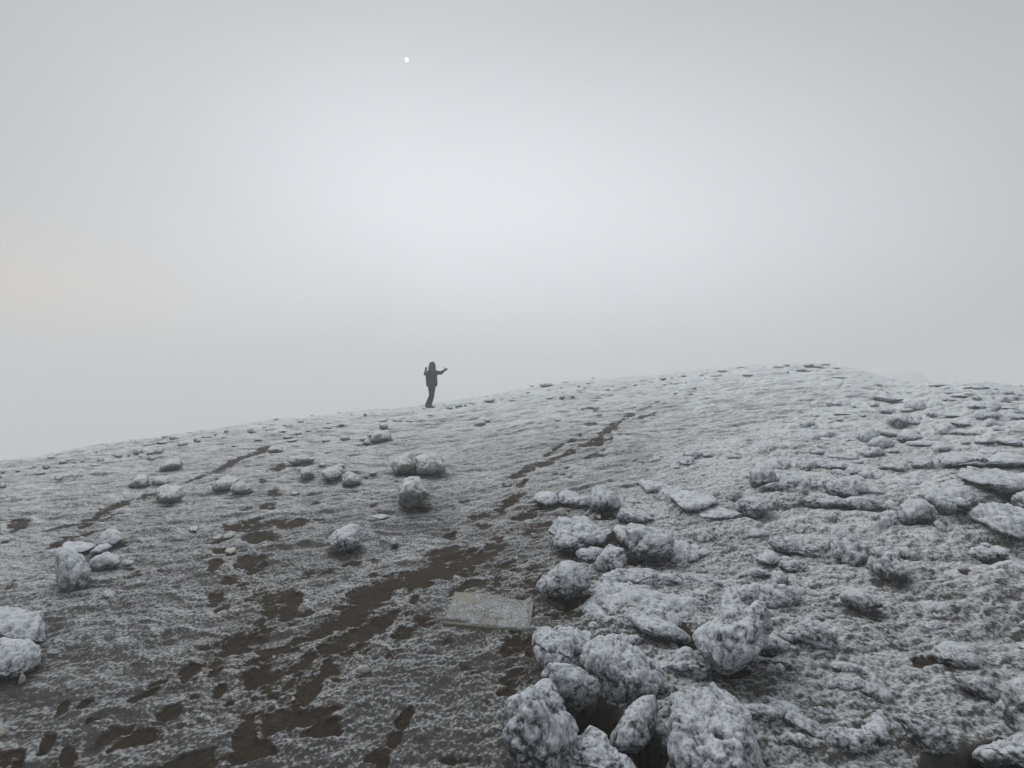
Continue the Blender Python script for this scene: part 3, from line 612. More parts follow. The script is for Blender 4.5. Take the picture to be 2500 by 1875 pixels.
# ledges and hummocks of the right-hand slope
LED = [
 ('R5',[(80,880),(150,860),(250,880),(290,960),(240,1000),(120,1050),(80,960)],'dark-faced frosted outcrop at the left end of the right-hand ledges',.55,.2,.35),
 ('R5',[(120,1060),(200,1020),(330,990),(440,930),(540,940),(560,1030),(480,1100),(350,1080)],'frosted ledge rising to the right just below the cream block',.3,.3,0),
 ('R5',[(530,860),(560,810),(620,805),(660,840),(760,840),(870,890),(740,900),(620,910)],'curled frosted ledge directly behind the cream block',.3,.3,.1),
 ('R5',[(690,900),(760,890),(850,940),(760,955)],'small frosted hump right of the cream block',.4,.3,0),
 ('R5',[(620,1010),(680,960),(780,935),(870,980),(895,1070),(930,1130),(800,1120),(680,1090)],'rounded frosted boulder with slanting grooves right of the cream block',.5,.15,0),
 ('R5',[(470,1140),(560,1070),(640,1060),(700,1100),(800,1130),(1000,1130),(1110,1130),(1100,1200),(960,1200),(700,1180),(560,1190)],'long frosted ledge with a dark undercut below the grooved boulder',.2,.2,0),
 ('R5',[(880,930),(940,890),(1010,920),(1000,980),(920,1000)],'small dark-sided hump between the grooved boulder and the pale spur',.5,.3,.3),
 ('R5',[(1000,1010),(1150,1000),(1290,1070),(1200,1100),(1060,1050)],'pale low spur of frosted rock in the middle of the ledges',.2,.4,0),
 ('R5',[(1030,880),(1130,835),(1240,840),(1270,890),(1180,910),(1080,910)],'pale tapering frosted ledge left of the long bank',.3,.25,0),
 ('R5',[(1270,870),(1300,800),(1400,790),(1450,850),(1420,900),(1330,905)],'rounded frosted hump tucked against the long bank',.5,.25,.1),
 ('R5',[(1470,820),(1500,770),(1650,780),(1800,800),(1950,790),(2111,800),(2200,850),(2111,880),(1900,870),(1700,870),(1600,900),(1500,870)],'long frosted bank crossing to the right edge, upper of two',.16,.3,.1),
 ('R5',[(1610,890),(1640,840),(1760,860),(1900,850),(2050,870),(2200,880),(2260,1050),(2100,1070),(1900,1040),(1750,980),(1640,960)],'thick frosted bank with a deep shadow below it at the right edge',.25,.15,.1),
 ('R5',[(1360,1040),(1420,1010),(1560,990),(1680,1000),(1760,1060),(1740,1130),(1690,1190),(1600,1215),(1500,1150),(1400,1110)],'domed frosted boulder overhanging a dark gap at the right',.45,.1,0),
 ('R5',[(1160,1230),(1180,1150),(1290,1110),(1400,1130),(1475,1200),(1440,1250),(1440,1330),(1300,1320),(1190,1290)],'craggy frosted boulder with a shadowed mouth-like hollow at its foot',.6,.1,.2),
 ('R5',[(1435,1290),(1480,1265),(1580,1390),(1500,1375)],'small frosted finger of rock beside the shadowed boulder',.5,.2,0),
 ('R5',[(1700,1180),(1780,1110),(1950,1110),(2100,1190),(2250,1270),(2200,1400),(1990,1380),(1850,1330),(1760,1290),(1700,1240)],'large sloping frosted mass at the right edge below the dark gap',.3,.2,0),
 ('R5',[(1850,1350),(1900,1310),(2050,1340),(2150,1420),(1950,1405)],'low frosted lip at the foot of the large sloping mass',.3,.25,0),
 ('R5',[(220,1430),(290,1380),(380,1390),(470,1420),(580,1450),(610,1540),(500,1560),(400,1520),(280,1480)],'arched frosted hump with pitted sides behind the row of small stones',.4,.2,0),
 ('R5',[(160,1530),(210,1475),(290,1480),(330,1560),(220,1620),(130,1580)],'frosted hump on the lower left of the arched hump',.4,.25,0),
 ('R5',[(290,1600),(320,1560),(420,1555),(520,1600),(480,1650),(400,1665),(330,1640)],'oval frosted stone in front of the arched hump',.45,.15,0),
 ('R5',[(680,1390),(740,1300),(800,1310),(830,1390),(910,1450),(980,1470),(960,1560),(920,1650),(850,1650),(740,1570),(700,1500)],'twisting frosted rock rib running down to the pitted boulder',.5,.15,0),
 ('R4',[(960,80),(1010,40),(1120,20),(1180,70),(1190,180),(1240,250),(1280,290),(1200,330),(1050,320),(970,250),(940,180)],'pitted frosted boulder with a round dark hole near its foot',.8,.1,0),
 ('R4',[(1180,30),(1260,60),(1350,120),(1280,150),(1200,130)],'small frosted wing of rock right of the pitted boulder',.4,.2,0),
 ('R4',[(750,430),(790,360),(870,340),(980,390),(1080,470),(1030,520),(940,550),(830,520)],'lone lumpy frosted rock below the pitted boulder',.5,.15,0),
 ('R4',[(235,320),(260,210),(330,205),(380,260),(360,340),(260,355)],'small blocky frosted stone near the notched boulder',.7,.15,0),
 ('R4',[(20,220),(80,185),(200,180),(250,230),(160,250),(60,270)],'low frosted cluster just behind the notched boulder top',.4,.25,0),
 ('R4',[(450,360),(520,330),(620,360),(600,410),(500,410)],'low round frosted stone left of the lone lumpy rock',.35,.3,0),
 ('R4',[(1300,560),(1290,470),(1380,400),(1500,370),(1560,480),(1600,550),(1450,600)],'low crumbly frosted mound right of the lone lumpy rock',.22,.4,0),
 ('R4',[(1600,1000),(1700,980),(1850,1000),(1960,1080),(1960,1170),(1880,1200),(1760,1140),(1640,1070)],'folded frosted rock beside the right edge, above a dark crack',.6,.12,0),
 ('R4',[(1970,1100),(2000,980),(2111,930),(2260,950),(2260,1250),(2060,1200)],'large frosted boulder cut by the right edge',.8,.1,0),
 ('R4',[(1890,1230),(1960,1170),(2020,1200),(2020,1290),(1950,1360),(1890,1320)],'egg-shaped frosted stone below the boulder cut by the right edge',.9,.15,0),
 ('R4',[(1150,1290),(1300,1240),(1450,1290),(1600,1400),(1620,1560),(1450,1600),(1300,1520),(1180,1400)],'brownish frosted rock with a bare flank at the lower right',.7,.08,.45),
 ('R4',[(1640,1560),(1740,1450),(1860,1430),(2000,1380),(2111,1340),(2330,1400),(2330,1620),(2000,1640),(1800,1640)],'dark overhanging rock mass in the bottom right corner',.7,.08,.5),
 ('R4',[(980,1230),(1060,1210),(1140,1290),(1140,1440),(1000,1460),(900,1380)],'rough frosted lump left of the brownish rock',.4,.25,0),
 ('R4',[(870,1080),(980,950),(1060,980),(1150,1130),(1120,1220),(1000,1130)],'low pale frosted ridge in the gravelly frost at lower right',.2,.4,0),
 ('R4',[(330,1400),(440,1390),(520,1480),(560,1540),(460,1540),(300,1490)],'frosted rock with a broken face near the bottom, right of the largest boulder',.4,.2,.2),
 ('R4',[(210,1130),(350,1180),(520,1290),(700,1390),(730,1440),(620,1490),(450,1380),(300,1280)],'long low frosted rib beside the largest boulder',.22,.4,0),
 ('R4',[(1820,40),(1900,10),(2010,40),(2000,100),(1850,90)],'dark-edged frosted hump right of the pitted boulder wing',.35,.3,.2),
 ('R4',[(1750,330),(1850,300),(1980,330),(2111,400),(2080,450),(1900,430),(1800,390)],'low frosted ledge near the right edge above the folded rock',.25,.35,0),
 ('R4',[(1980,190),(2050,150),(2090,180),(2190,220),(2140,280),(1980,260)],'frosted knobs at the right edge above the low ledge',.5,.2,0),
 ('R4',[(540,1210),(620,1200),(700,1250),(650,1270),(570,1250)],'small flat frosted stone lying in the lower right gravel',.3,.2,0),
]
for i, (reg, pts, lab, hr, emb, dk) in enumerate(LED):
    nm = 'boulder' if 'boulder' in lab else 'stone' if 'stone' in lab else 'rock_ledge' if ('ledge' in lab or 'bank' in lab or 'rib ' in lab or 'spur' in lab) else 'rock_outcrop'
    rock(nm, reg, pts, lab, nm.replace('_', ' '), hr=hr*1.4, emb=emb*.7, seed=40+i, dark=dk, rough=1.5)
FAR_LED = [((990,350),(1080,345),(1230,375),(1130,395)),((1090,320),(1180,310),(1230,335),(1120,340)),((1380,480),(1410,455),(1460,470),(1440,505)),((1460,485),(1560,480),(1650,495),(1560,505)),
 ((1260,540),(1310,512),(1380,545),(1320,560)),((1000,590),(1080,590),(1200,622),(1310,640),(1150,650),(1050,620)),((1235,705),(1290,678),(1500,682),(1530,700),(1370,718),(1250,725)),
 ((1520,605),(1640,588),(1800,635),(1700,652),(1560,625)),((1740,690),(1850,655),(1900,690),(1800,712)),((1890,680),(1940,650),(2040,660),(2100,700),(1980,722)),((1650,410),(1750,388),(1840,395),(1800,425),(1700,425)),
 ((1690,430),(1750,412),(1800,432),(1740,445)),((1810,455),(1860,438),(1910,460),(1850,468)),((1930,510),(2000,475),(2130,480),(2150,520),(2020,530)),((2050,560),(2070,520),(2180,530),(2150,570)),((1650,290),(1740,262),(1870,290),(1750,305)),
 ((1400,275),(1490,262),(1580,272),(1500,285)),((520,775),(600,738),(645,768),(560,787)),((630,800),(680,775),(780,785),(900,825),(760,822)),((1500,375),(1560,360),(1620,385),(1560,392)),((1510,325),(1560,315),(1600,330),(1560,338)),
 ((2060,420),(2090,385),(2150,395),(2150,425)),((1940,435),(1990,425),(2060,440),(2000,450)),((1740,780),(1800,735),(1900,750),(1880,790)),((1960,590),(2020,570),(2130,590),(2100,630),(2000,625)),((1560,555),(1640,545),(1720,565),(1640,575)),
 ((1210,460),(1260,435),(1330,450),(1290,470)),((1850,330),(1950,312),(2060,335),(1950,345)),((1580,345),(1660,338),(1720,352),(1650,362)),((1885,300),(1905,285),(1925,300),(1905,312)),((1000,272),(1020,248),(1070,268),(1035,280)),((1240,328),(1270,318),(1300,330),(1270,335)),
 ((300,680),(370,668),(420,695),(560,692),(680,695),(560,705),(400,702)),((580,690),(640,685),(690,700),(620,706)),((705,478),(770,470),(860,488),(780,492)),((790,680),(820,662),(835,672),(810,690)),((890,668),(930,660),(970,672),(920,680)),((1610,180),(1660,150),(1720,170),(1690,185)),
 ((1620,130),(1700,110),(1800,125),(1700,140)) ]
for i, pts in enumerate(FAR_LED):
    if pts[0][1] < 200: continue
    rock('rock_ledge', 'R5', list(pts), 'low frosted rock ledge on the far upper right slope', 'rock ledge', hr=1.2, emb=.22, seed=100+i, fb=.10, dark=0, rough=1.7, group='low ledges on the far right slope')

# boulders of the left and middle slope
MID = [
 ('R7',[(395,60),(440,30),(520,50),(640,90),(665,150),(670,240),(640,310),(560,350),(490,370),(430,320),(410,200)],'upright grooved frosted boulder, largest of the left-hand group',1.1,.08,0,.9),
 ('R1',[(420,1480),(450,1430),(500,1415),(620,1430),(700,1450),(715,1480),(650,1510),(540,1520),(430,1510)],'flat-topped frosted rock behind the upright grooved boulder',.35,.1,0,.2),
 ('R1',[(660,1520),(740,1460),(790,1435),(825,1440),(822,1500),(740,1530)],'frosted wedge of rock pointing right in the left-hand group',.5,.08,0,.2),
 ('R7',[(650,130),(740,85),(780,65),(830,90),(890,160),(860,190),(760,212),(680,195)],'dark-bottomed rock right of the upright grooved boulder',.55,.1,.2,0),
 ('R7',[(890,145),(950,120),(995,145),(960,180),(900,185)],'small pale wedge stone at the right tip of the left-hand group',.6,.1,.1,0),
 ('R1',[(720,1450),(725,1370),(790,1325),(850,1340),(900,1370),(925,1410),(850,1450),(780,1480)],'rounded frosted rock at the back of the left-hand group',.7,.15,0,.3),
 ('R7',[(-80,470),(40,460),(120,470),(220,475),(320,490),(330,580),(355,690),(330,740),(200,710),(100,700),(-80,690)],'pitted frosted boulder cut by the left edge, upper of two',.55,.1,0,0),
 ('R7',[(-80,700),(40,680),(140,710),(240,710),(310,760),(325,850),(280,930),(180,980),(60,1010),(-80,1010)],'pitted frosted boulder cut by the left edge, lower of two',.75,.1,0,0),
 ('R1',[(940,1000),(1000,940),(1060,920),(1100,935),(1110,1010),(1050,1022),(970,1030)],'dark-flanked boulder left of its two neighbours by the upper rut',.65,.12,.7,0),
 ('R1',[(1115,960),(1170,940),(1240,945),(1250,990),(1190,1015),(1120,1010)],'whiter rough rock between two dark-flanked boulders by the upper rut',.6,.12,.35,0),
 ('R1',[(1140,1140),(1150,1060),(1210,1000),(1290,1005),(1350,1020),(1358,1090),(1290,1140),(1200,1142)],'square dark-flanked boulder standing at the end of the brown rut',.7,.1,.7,0),
 ('R1',[(1170,880),(1230,830),(1300,815),(1350,860),(1280,890),(1180,900)],'long grooved dark boulder above the pair by the rut',.45,.12,.7,.3),
 ('R1',[(1555,1060),(1590,980),(1680,935),(1760,960),(1750,1010),(1700,1050),(1590,1058)],'frost-haired rock, left of a touching pair at mid left',.6,.12,.35,0),
 ('R1',[(1695,1070),(1710,1000),(1760,980),(1810,1010),(1870,1060),(1790,1082)],'pointed frost-haired rock, right of a touching pair at mid left',.7,.12,.4,0),
 ('R2',[(1062,850),(1100,790),(1180,775),(1240,800),(1262,850),(1268,920),(1180,932),(1100,922),(1088,880)],'dark boulder with a frosted top, left half of the largest middle pair',.75,.1,.8,0),
 ('R2',[(1238,800),(1290,772),(1370,778),(1440,820),(1478,880),(1460,920),(1370,942),(1280,932),(1262,870)],'rounded boulder with frost netting, right half of the largest middle pair',.7,.1,.6,0),
 ('R2',[(1108,1120),(1115,1020),(1150,960),(1210,942),(1270,960),(1330,1020),(1358,1080),(1300,1160),(1200,1190),(1120,1160)],'tall boulder veined with white rime, alone below the largest middle pair',.9,.1,.6,.4),
 ('R2',[(592,1430),(610,1380),(680,1320),(770,1293),(840,1310),(858,1390),(830,1450),(740,1512),(640,1500)],'white furred round boulder, alone left of the brown track',.75,.1,.0,0),
 ('R2',[(550,910),(600,880),(660,860),(720,880),(712,950),(650,977),(570,967)],'rime-striped rock in the middle of three small boulders',.65,.12,.5,0),
 ('R2',[(703,960),(730,910),(780,905),(830,940),(848,990),(780,1012),(710,1018)],'dark craggy rock at the right of three small boulders',.7,.1,.7,0),
 ('R2',[(398,920),(430,880),(470,873),(515,930),(502,960),(420,967)],'dome-shaped rock at the left of three small boulders',.8,.1,.5,0),
 ('R2',[(300,830),(360,790),(440,785),(512,810),(480,845),(360,862)],'long dark rock above the dome-shaped rock',.4,.15,.7,0),
 ('R2',[(915,650),(950,610),(1040,600),(1072,640),(1060,672),(960,700),(925,695)],'blocky dark boulder with flat white top and small rocks at its left',.5,.08,.8,0),
 ('R2',[(980,560),(1000,545),(1040,555),(1048,592),(985,592)],'upright stone with a white streak just behind the blocky boulder',1.0,.05,.7,0),
 ('R2',[(835,665),(880,645),(915,660),(905,680),(850,685)],'small greenish rock left of the blocky boulder',.6,.1,.4,0),
 ('R2',[(885,640),(920,622),(945,635),(910,652)],'small dark rock touching the top left of the blocky boulder',.6,.1,.6,0),
 ('R2',[(862,700),(880,668),(910,665),(920,705),(890,712)],'knobbly pale rock at the foot of the blocky boulder',.7,.1,.2,0),
 ('R2',[(785,712),(830,695),(865,700),(850,722),(800,722)],'low frosted rock at the left tip of the blocky boulder group',.4,.2,.3,0),
 ('R2',[(693,660),(720,640),(767,660),(750,677),(700,682)],'lone dark lump halfway between blocky boulder and upper rut',.6,.15,.6,0),
 ('R2',[(1325,500),(1350,480),(1385,495),(1360,505)],'small white peaked stone below the standing person',.6,.15,.2,0),
 ('R2',[(1678,560),(1720,530),(1770,545),(1750,570),(1700,572)],'low frosted rock on open ground right of the person',.5,.2,.3,0),
 ('R2',[(1752,388),(1790,368),(1838,380),(1800,397)],'pinkish grey stone on the skyline right of the person',.5,.15,.4,0),
 ('R2',[(530,865),(560,840),(595,850),(580,872)],'small white crust lump behind the rime-striped rock',.5,.2,0,0),
 ('R2',[(640,880),(690,848),(730,855),(720,875),(680,885)],'white frosted crest at the back of the rime-striped rock',.4,.1,0,0),
 ('R2',[(1063,1450),(1080,1400),(1110,1393),(1130,1440),(1090,1467)],'small pointed white stone between furred boulder and brown track',.9,.1,.2,0),
 ('R2',[(1250,1490),(1280,1465),(1315,1480),(1270,1502)],'small white crusted stone at the edge of the brown track',.5,.15,0,0),
 ('R2',[(318,1068),(360,1050),(402,1060),(370,1080)],'flat pale stone lying on open frost at mid left',.3,.15,.3,0),
 ('R2',[(920,1240),(960,1222),(1042,1220),(1055,1240),(980,1260)],'thin flat slab lying below the veined boulder',.12,.2,.1,0),
 ('R2',[(910,925),(930,905),(962,918),(945,935)],'little dark stone left of the largest middle pair',.5,.15,.5,0),
 ('R2',[(975,540),(1000,523),(1040,535),(1010,545)],'low dark stone behind the white-streaked upright stone',.4,.2,.6,0),
 ('R2',[(160,745),(200,715),(275,740),(250,765),(180,768)],'white crusted mound on the line of the upper rut',.4,.2,.2,0),
 ('R2',[(205,535),(212,515),(238,512),(240,540)],'faint round stone standing up on the left skyline',.9,.1,.4,0),
]
for i, (reg, pts, lab, hr, emb, dk, flu) in enumerate(MID):
    nm = 'boulder' if 'boulder' in lab else 'stone' if 'stone' in lab else 'rock'
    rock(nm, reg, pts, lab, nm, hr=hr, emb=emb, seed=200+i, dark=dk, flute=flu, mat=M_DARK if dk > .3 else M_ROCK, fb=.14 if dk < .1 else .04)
# pale loose stones
rock('stone', 'R3', [(468,455),(480,430),(505,420),(535,430),(543,460),(535,482),(475,485)], 'smooth cream stone in front of the low row of rocks', 'stone', hr=.8, emb=.12, seed=300, mat=M_PALE, rough=.3, fb=-.6)
rock('stone', 'R5', [(535,925),(540,900),(560,888),(605,892),(628,915),(620,940),(560,935)], 'angular cream block among the right-hand ledges', 'stone', hr=.55, emb=.1, seed=301, mat=M_PALE, rough=.2, fb=-.6, sharp=.9)
rock('stone', 'R7', [(130,1050),(148,990),(160,955),(185,985),(200,1020),(165,1035)], 'thin beige chip standing against the lower left-edge boulder', 'stone', hr=1.4, emb=.05, seed=302, mat=M_PALE, rough=.2, fb=-.7)
rock('stone', 'R7', [(-20,1430),(-10,1370),(30,1350),(50,1380),(40,1420),(10,1440)], 'tan stone cut by the left edge near the bottom', 'stone', hr=.7, emb=.1, seed=303, mat=M_PALE, rough=.3, fb=-.7)
rock('stone', 'R8', [(805,950),(815,925),(850,905),(895,900),(905,925),(930,940),(885,970),(830,968)], 'pale crumpled stone alone on dark soil below the bare patches', 'stone', hr=.5, emb=.1, seed=304, mat=M_PALE, rough=.8, fb=-.2)
rock('stone', 'R1', [(1640,1405),(1655,1375),(1700,1350),(1728,1370),(1700,1400)], 'pale frosted pebble on the edge of the dark soil patch', 'stone', hr=.5, emb=.15, seed=305, mat=M_PALE, fb=-.1)
rock('stone', 'R1', [(1560,1400),(1600,1372),(1650,1378),(1620,1410)], 'longer pale pebble left of the frosted pebble on the dark patch', 'stone', hr=.4, emb=.15, seed=306, mat=M_PALE, fb=0)
rock('stone', 'R1', [(1655,1505),(1680,1470),(1740,1465),(1740,1500),(1690,1520)], 'white frosted pebble just below the dark soil patch', 'stone', hr=.5, emb=.15, seed=307, mat=M_PALE, fb=.1)
rock('stone', 'R1', [(1385,1330),(1410,1305),(1465,1310),(1440,1350),(1400,1358)], 'flat light pebble left of the dark soil patch', 'stone', hr=.35, emb=.15, seed=308, fb=.1)
rock('stone', 'R3', bx(550,425,578,450,2), 'tiny brown stone right of the smooth cream stone', 'stone', hr=.7, emb=.1, seed=309, mat=M_DARK, fb=-.5)
rock('stone', 'R3', bx(765,470,808,505,2), 'small dark stone under the peaked rock of the low row', 'stone', hr=.6, emb=.1, seed=310, mat=M_DARK, fb=-.3)
rock('stone', 'R7', bx(755,350,850,415,2), 'crumbly little frost lump below the left-hand group', 'stone', hr=.5, emb=.2, seed=311)
rock('stone', 'R8', bx(335,1132,362,1168,2), 'tiny pale pebble in the bare patch near the bottom', 'stone', hr=.7, emb=.1, seed=312, mat=M_PALE, fb=-.3)
rock('stone', 'R8', bx(1688,345,1735,378,2), 'tiny long stone behind the wooden board', 'stone', hr=.5, emb=.1, seed=313, mat=M_PALE, fb=-.5)
rock('stone', 'R6', bx(890,240,935,275,2), 'tiny frosted knob on the slab above the knobbly outcrop', 'stone', hr=.8, emb=.1, seed=314)

SM = {'R1': [(828,765,902,803),(975,740,1028,785),(1028,742,1067,775),(1130,735,1197,783),(1075,755,1130,785),(1018,780,1082,812),(1078,787,1150,825),(935,765,960,795),(713,800,772,838),(303,850,372,890),
  (250,898,342,938),(398,930,472,978),(587,820,632,846),(530,832,560,852),(-20,985,50,1038),(-30,930,16,958),(0,895,42,922),(1305,685,1384,726),(1425,660,1477,693),(1238,643,1290,678),(1188,640,1236,670),
  (1290,648,1350,672),(1630,643,1665,666),(1648,595,1682,622),(1818,588,1870,625),(1865,605,1888,625),(1873,660,1930,688),(1478,633,1560,660),(1950,585,2050,613),(695,752,755,780),(868,720,912,746),
  (1020,693,1090,716),(430,822,490,848),(480,812,560,832),(345,790,408,815),(238,863,278,887),(178,872,236,895),(112,892,150,912),(740,738,808,755),(1700,708,1760,728),(1150,680,1230,702),(660,850,760,870),
  (955,668,1000,684),(970,712,1000,728),(1420,628,1450,640),(2050,600,2111,622),(1560,625,1600,640),(60,1080,110,1095),(640,770,680,785),(140,888,170,900),(510,765,560,780)],
 'R2': [(270,553,358,583),(145,585,250,612),(245,600,300,622),(380,528,430,548),(485,530,524,545),(598,540,640,558),(565,572,640,592),(440,598,480,613),(520,598,560,613),(265,640,345,665),(290,665,390,695),
  (360,615,410,635),(120,575,150,590),(865,475,893,498),(765,482,790,492),(1075,518,1150,545),(1175,528,1235,545),(1540,408,1595,438),(1470,425,1520,446),(1600,410,1630,428),(1640,400,1690,414),(1875,372,1908,386),
  (1935,375,1985,392),(1575,390,1600,402),(1450,413,1480,425),(2060,318,2092,332),(1295,435,1345,450),(1755,518,1800,540),(670,470,700,478),(475,490,500,500),(1310,552,1380,562),(1355,572,1425,586),(555,668,620,688),
  (1960,968,2000,980),(1100,960,1120,985),(65,662,120,688),(420,632,490,648),(690,555,760,566)],
 'S': [(365,265,483,300),(295,285,332,302),(540,255,605,272),(425,318,460,332),(485,328,525,342),(262,332,300,346),(655,316,695,332),(700,298,733,310),(730,264,765,278),(525,298,548,312),(660,286,690,298),
  (878,312,915,328),(920,288,950,298),(770,226,800,236),(1005,296,1045,308),(1092,276,1122,288),(998,272,1028,282),(1140,245,1168,253),(1215,256,1250,268),(1290,318,1312,332),(1362,316,1382,326),(1455,203,1502,220),
  (1290,225,1350,243),(1695,205,1745,222),(1740,165,1830,182),(1885,138,1960,160),(1950,148,2010,160),(1930,198,2018,214),(1385,222,1400,240),(1740,240,1765,252),(1640,225,1660,235),(2100,258,2125,268),(2142,250,2176,264),
  (520,355,566,392),(605,362,640,377),(75,388,103,404),(130,392,180,410),(415,378,470,392),(1320,275,1350,288),(1370,265,1400,278),(1490,262,1510,270),(1600,205,1640,214),(1215,340,1235,350),(1550,300,1580,310),(2085,310,2140,324),
  (2170,130,2212,158),(2090,135,2115,145),(1260,295,1290,303),(1830,225,1880,237),(1655,160,1675,168),(1500,350,1540,364)],
 'R5': [(265,125,340,150),(340,112,390,135),(430,148,515,172),(480,108,600,138),(590,108,690,132),(560,118,640,150),(360,165,385,185),(35,185,115,206),(235,238,268,254),(195,245,225,256),(798,275,840,287),(515,158,560,172),
  (640,165,700,178),(790,405,840,418),(660,210,815,222),(665,318,710,332),(880,190,915,200),(1125,560,1150,578),(700,140,760,150)],
}
for reg, L in SM.items():
    for i, (x0, y0, x1, y1) in enumerate(L):
        if reg == 'R1': lab, g = 'small dark frosted stone strewn over the upper left slope', 'small stones of the upper left slope'
        elif reg == 'R2': lab, g = 'small frosted stone scattered near the skyline around the person', 'small stones around the person'
        elif reg == 'S': lab, g = 'little grey stone dotting the pale crest right of the person', 'little stones of the pale crest'
        else: lab, g = 'faint frosted stone on the hilltop at the upper right', 'faint stones of the hilltop'
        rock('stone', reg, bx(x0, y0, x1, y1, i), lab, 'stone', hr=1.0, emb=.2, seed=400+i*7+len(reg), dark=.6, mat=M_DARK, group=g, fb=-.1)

# half-buried rimed lumps that make up the right-hand bank
rs_ = np.random.RandomState(4); made = 0
for t in range(9000):
    y = 1.9*math.exp(rs_.uniform(0, 1.8)); x = rs_.uniform(.1, 1.02)*y+rs_.uniform(0, .3)
    if float(rocky(np.array([x]), np.array([y]))[0]) < .75: continue
    sz = (.07+.20*rs_.rand()**1.6)*(.9+y*.07)
    if any(math.hypot(x-q[0], (y-q[1])) < .56*(sz*.5+max(q[2], q[3]*.7)) for q in FOOT): continue
    z = float(ground_z(x, y)); px = 1250+x/y*1250; py = 937.5-(z-EYE)/y*1250
    if px > 2560 or py > 1900: continue
    w_ = sz/y*1250*rs_.uniform(.9, 1.5); h_ = w_*rs_.uniform(.38, .62)
    rock('frosted_lump', 'FX', bx(px-w_/2, py-h_*.6, px+w_/2, py+h_*.4, 1000+t), 'low rime-covered lump bulging from the frosted bank on the right', 'rock', hr=rs_.uniform(.5, .85), emb=.33, rough=1.5, seed=2000+t, group='rime-covered lumps of the right-hand bank', fb=.02)
    made += 1
    if made >= 150: break
# members of a group that lie right beside a well-marked rock are named by it
anch = [q for q in PX if not q[0].get('group')]; best = {}
for q in PX:
    if not q[0].get('group') or q[3] < 24: continue
    for a in anch:
        ph = a[0]['label'].split(',')[0]
        if len(ph.replace('-', ' ').split()) > 9: continue
        dx, dy = q[1]-a[1], (q[2]-a[2])*1.6; d = math.hypot(dx, dy)
        if d > .75*(a[3]+q[3])+14 or d < .2*a[3]: continue
        rel = ('just left of' if dx < 0 else 'just right of') if abs(dx) > abs(dy) else ('just behind' if dy < 0 else 'just in front of')
        k = (ph, rel)
        if k not in best or d < best[k][0]: best[k] = (d, q[0])
used = set()
for (ph, rel), (d, o) in sorted(best.items(), key=lambda t: t[1][0]):
    if o.name in used: continue
    used.add(o.name); o['label'] = {'frosted_lump': 'rimed lump', 'rock_ledge': 'low rock ledge', 'stone': 'small stone'}.get(o.name.split('.')[0], 'rock')+' '+rel+' the '+ph
build_ground()
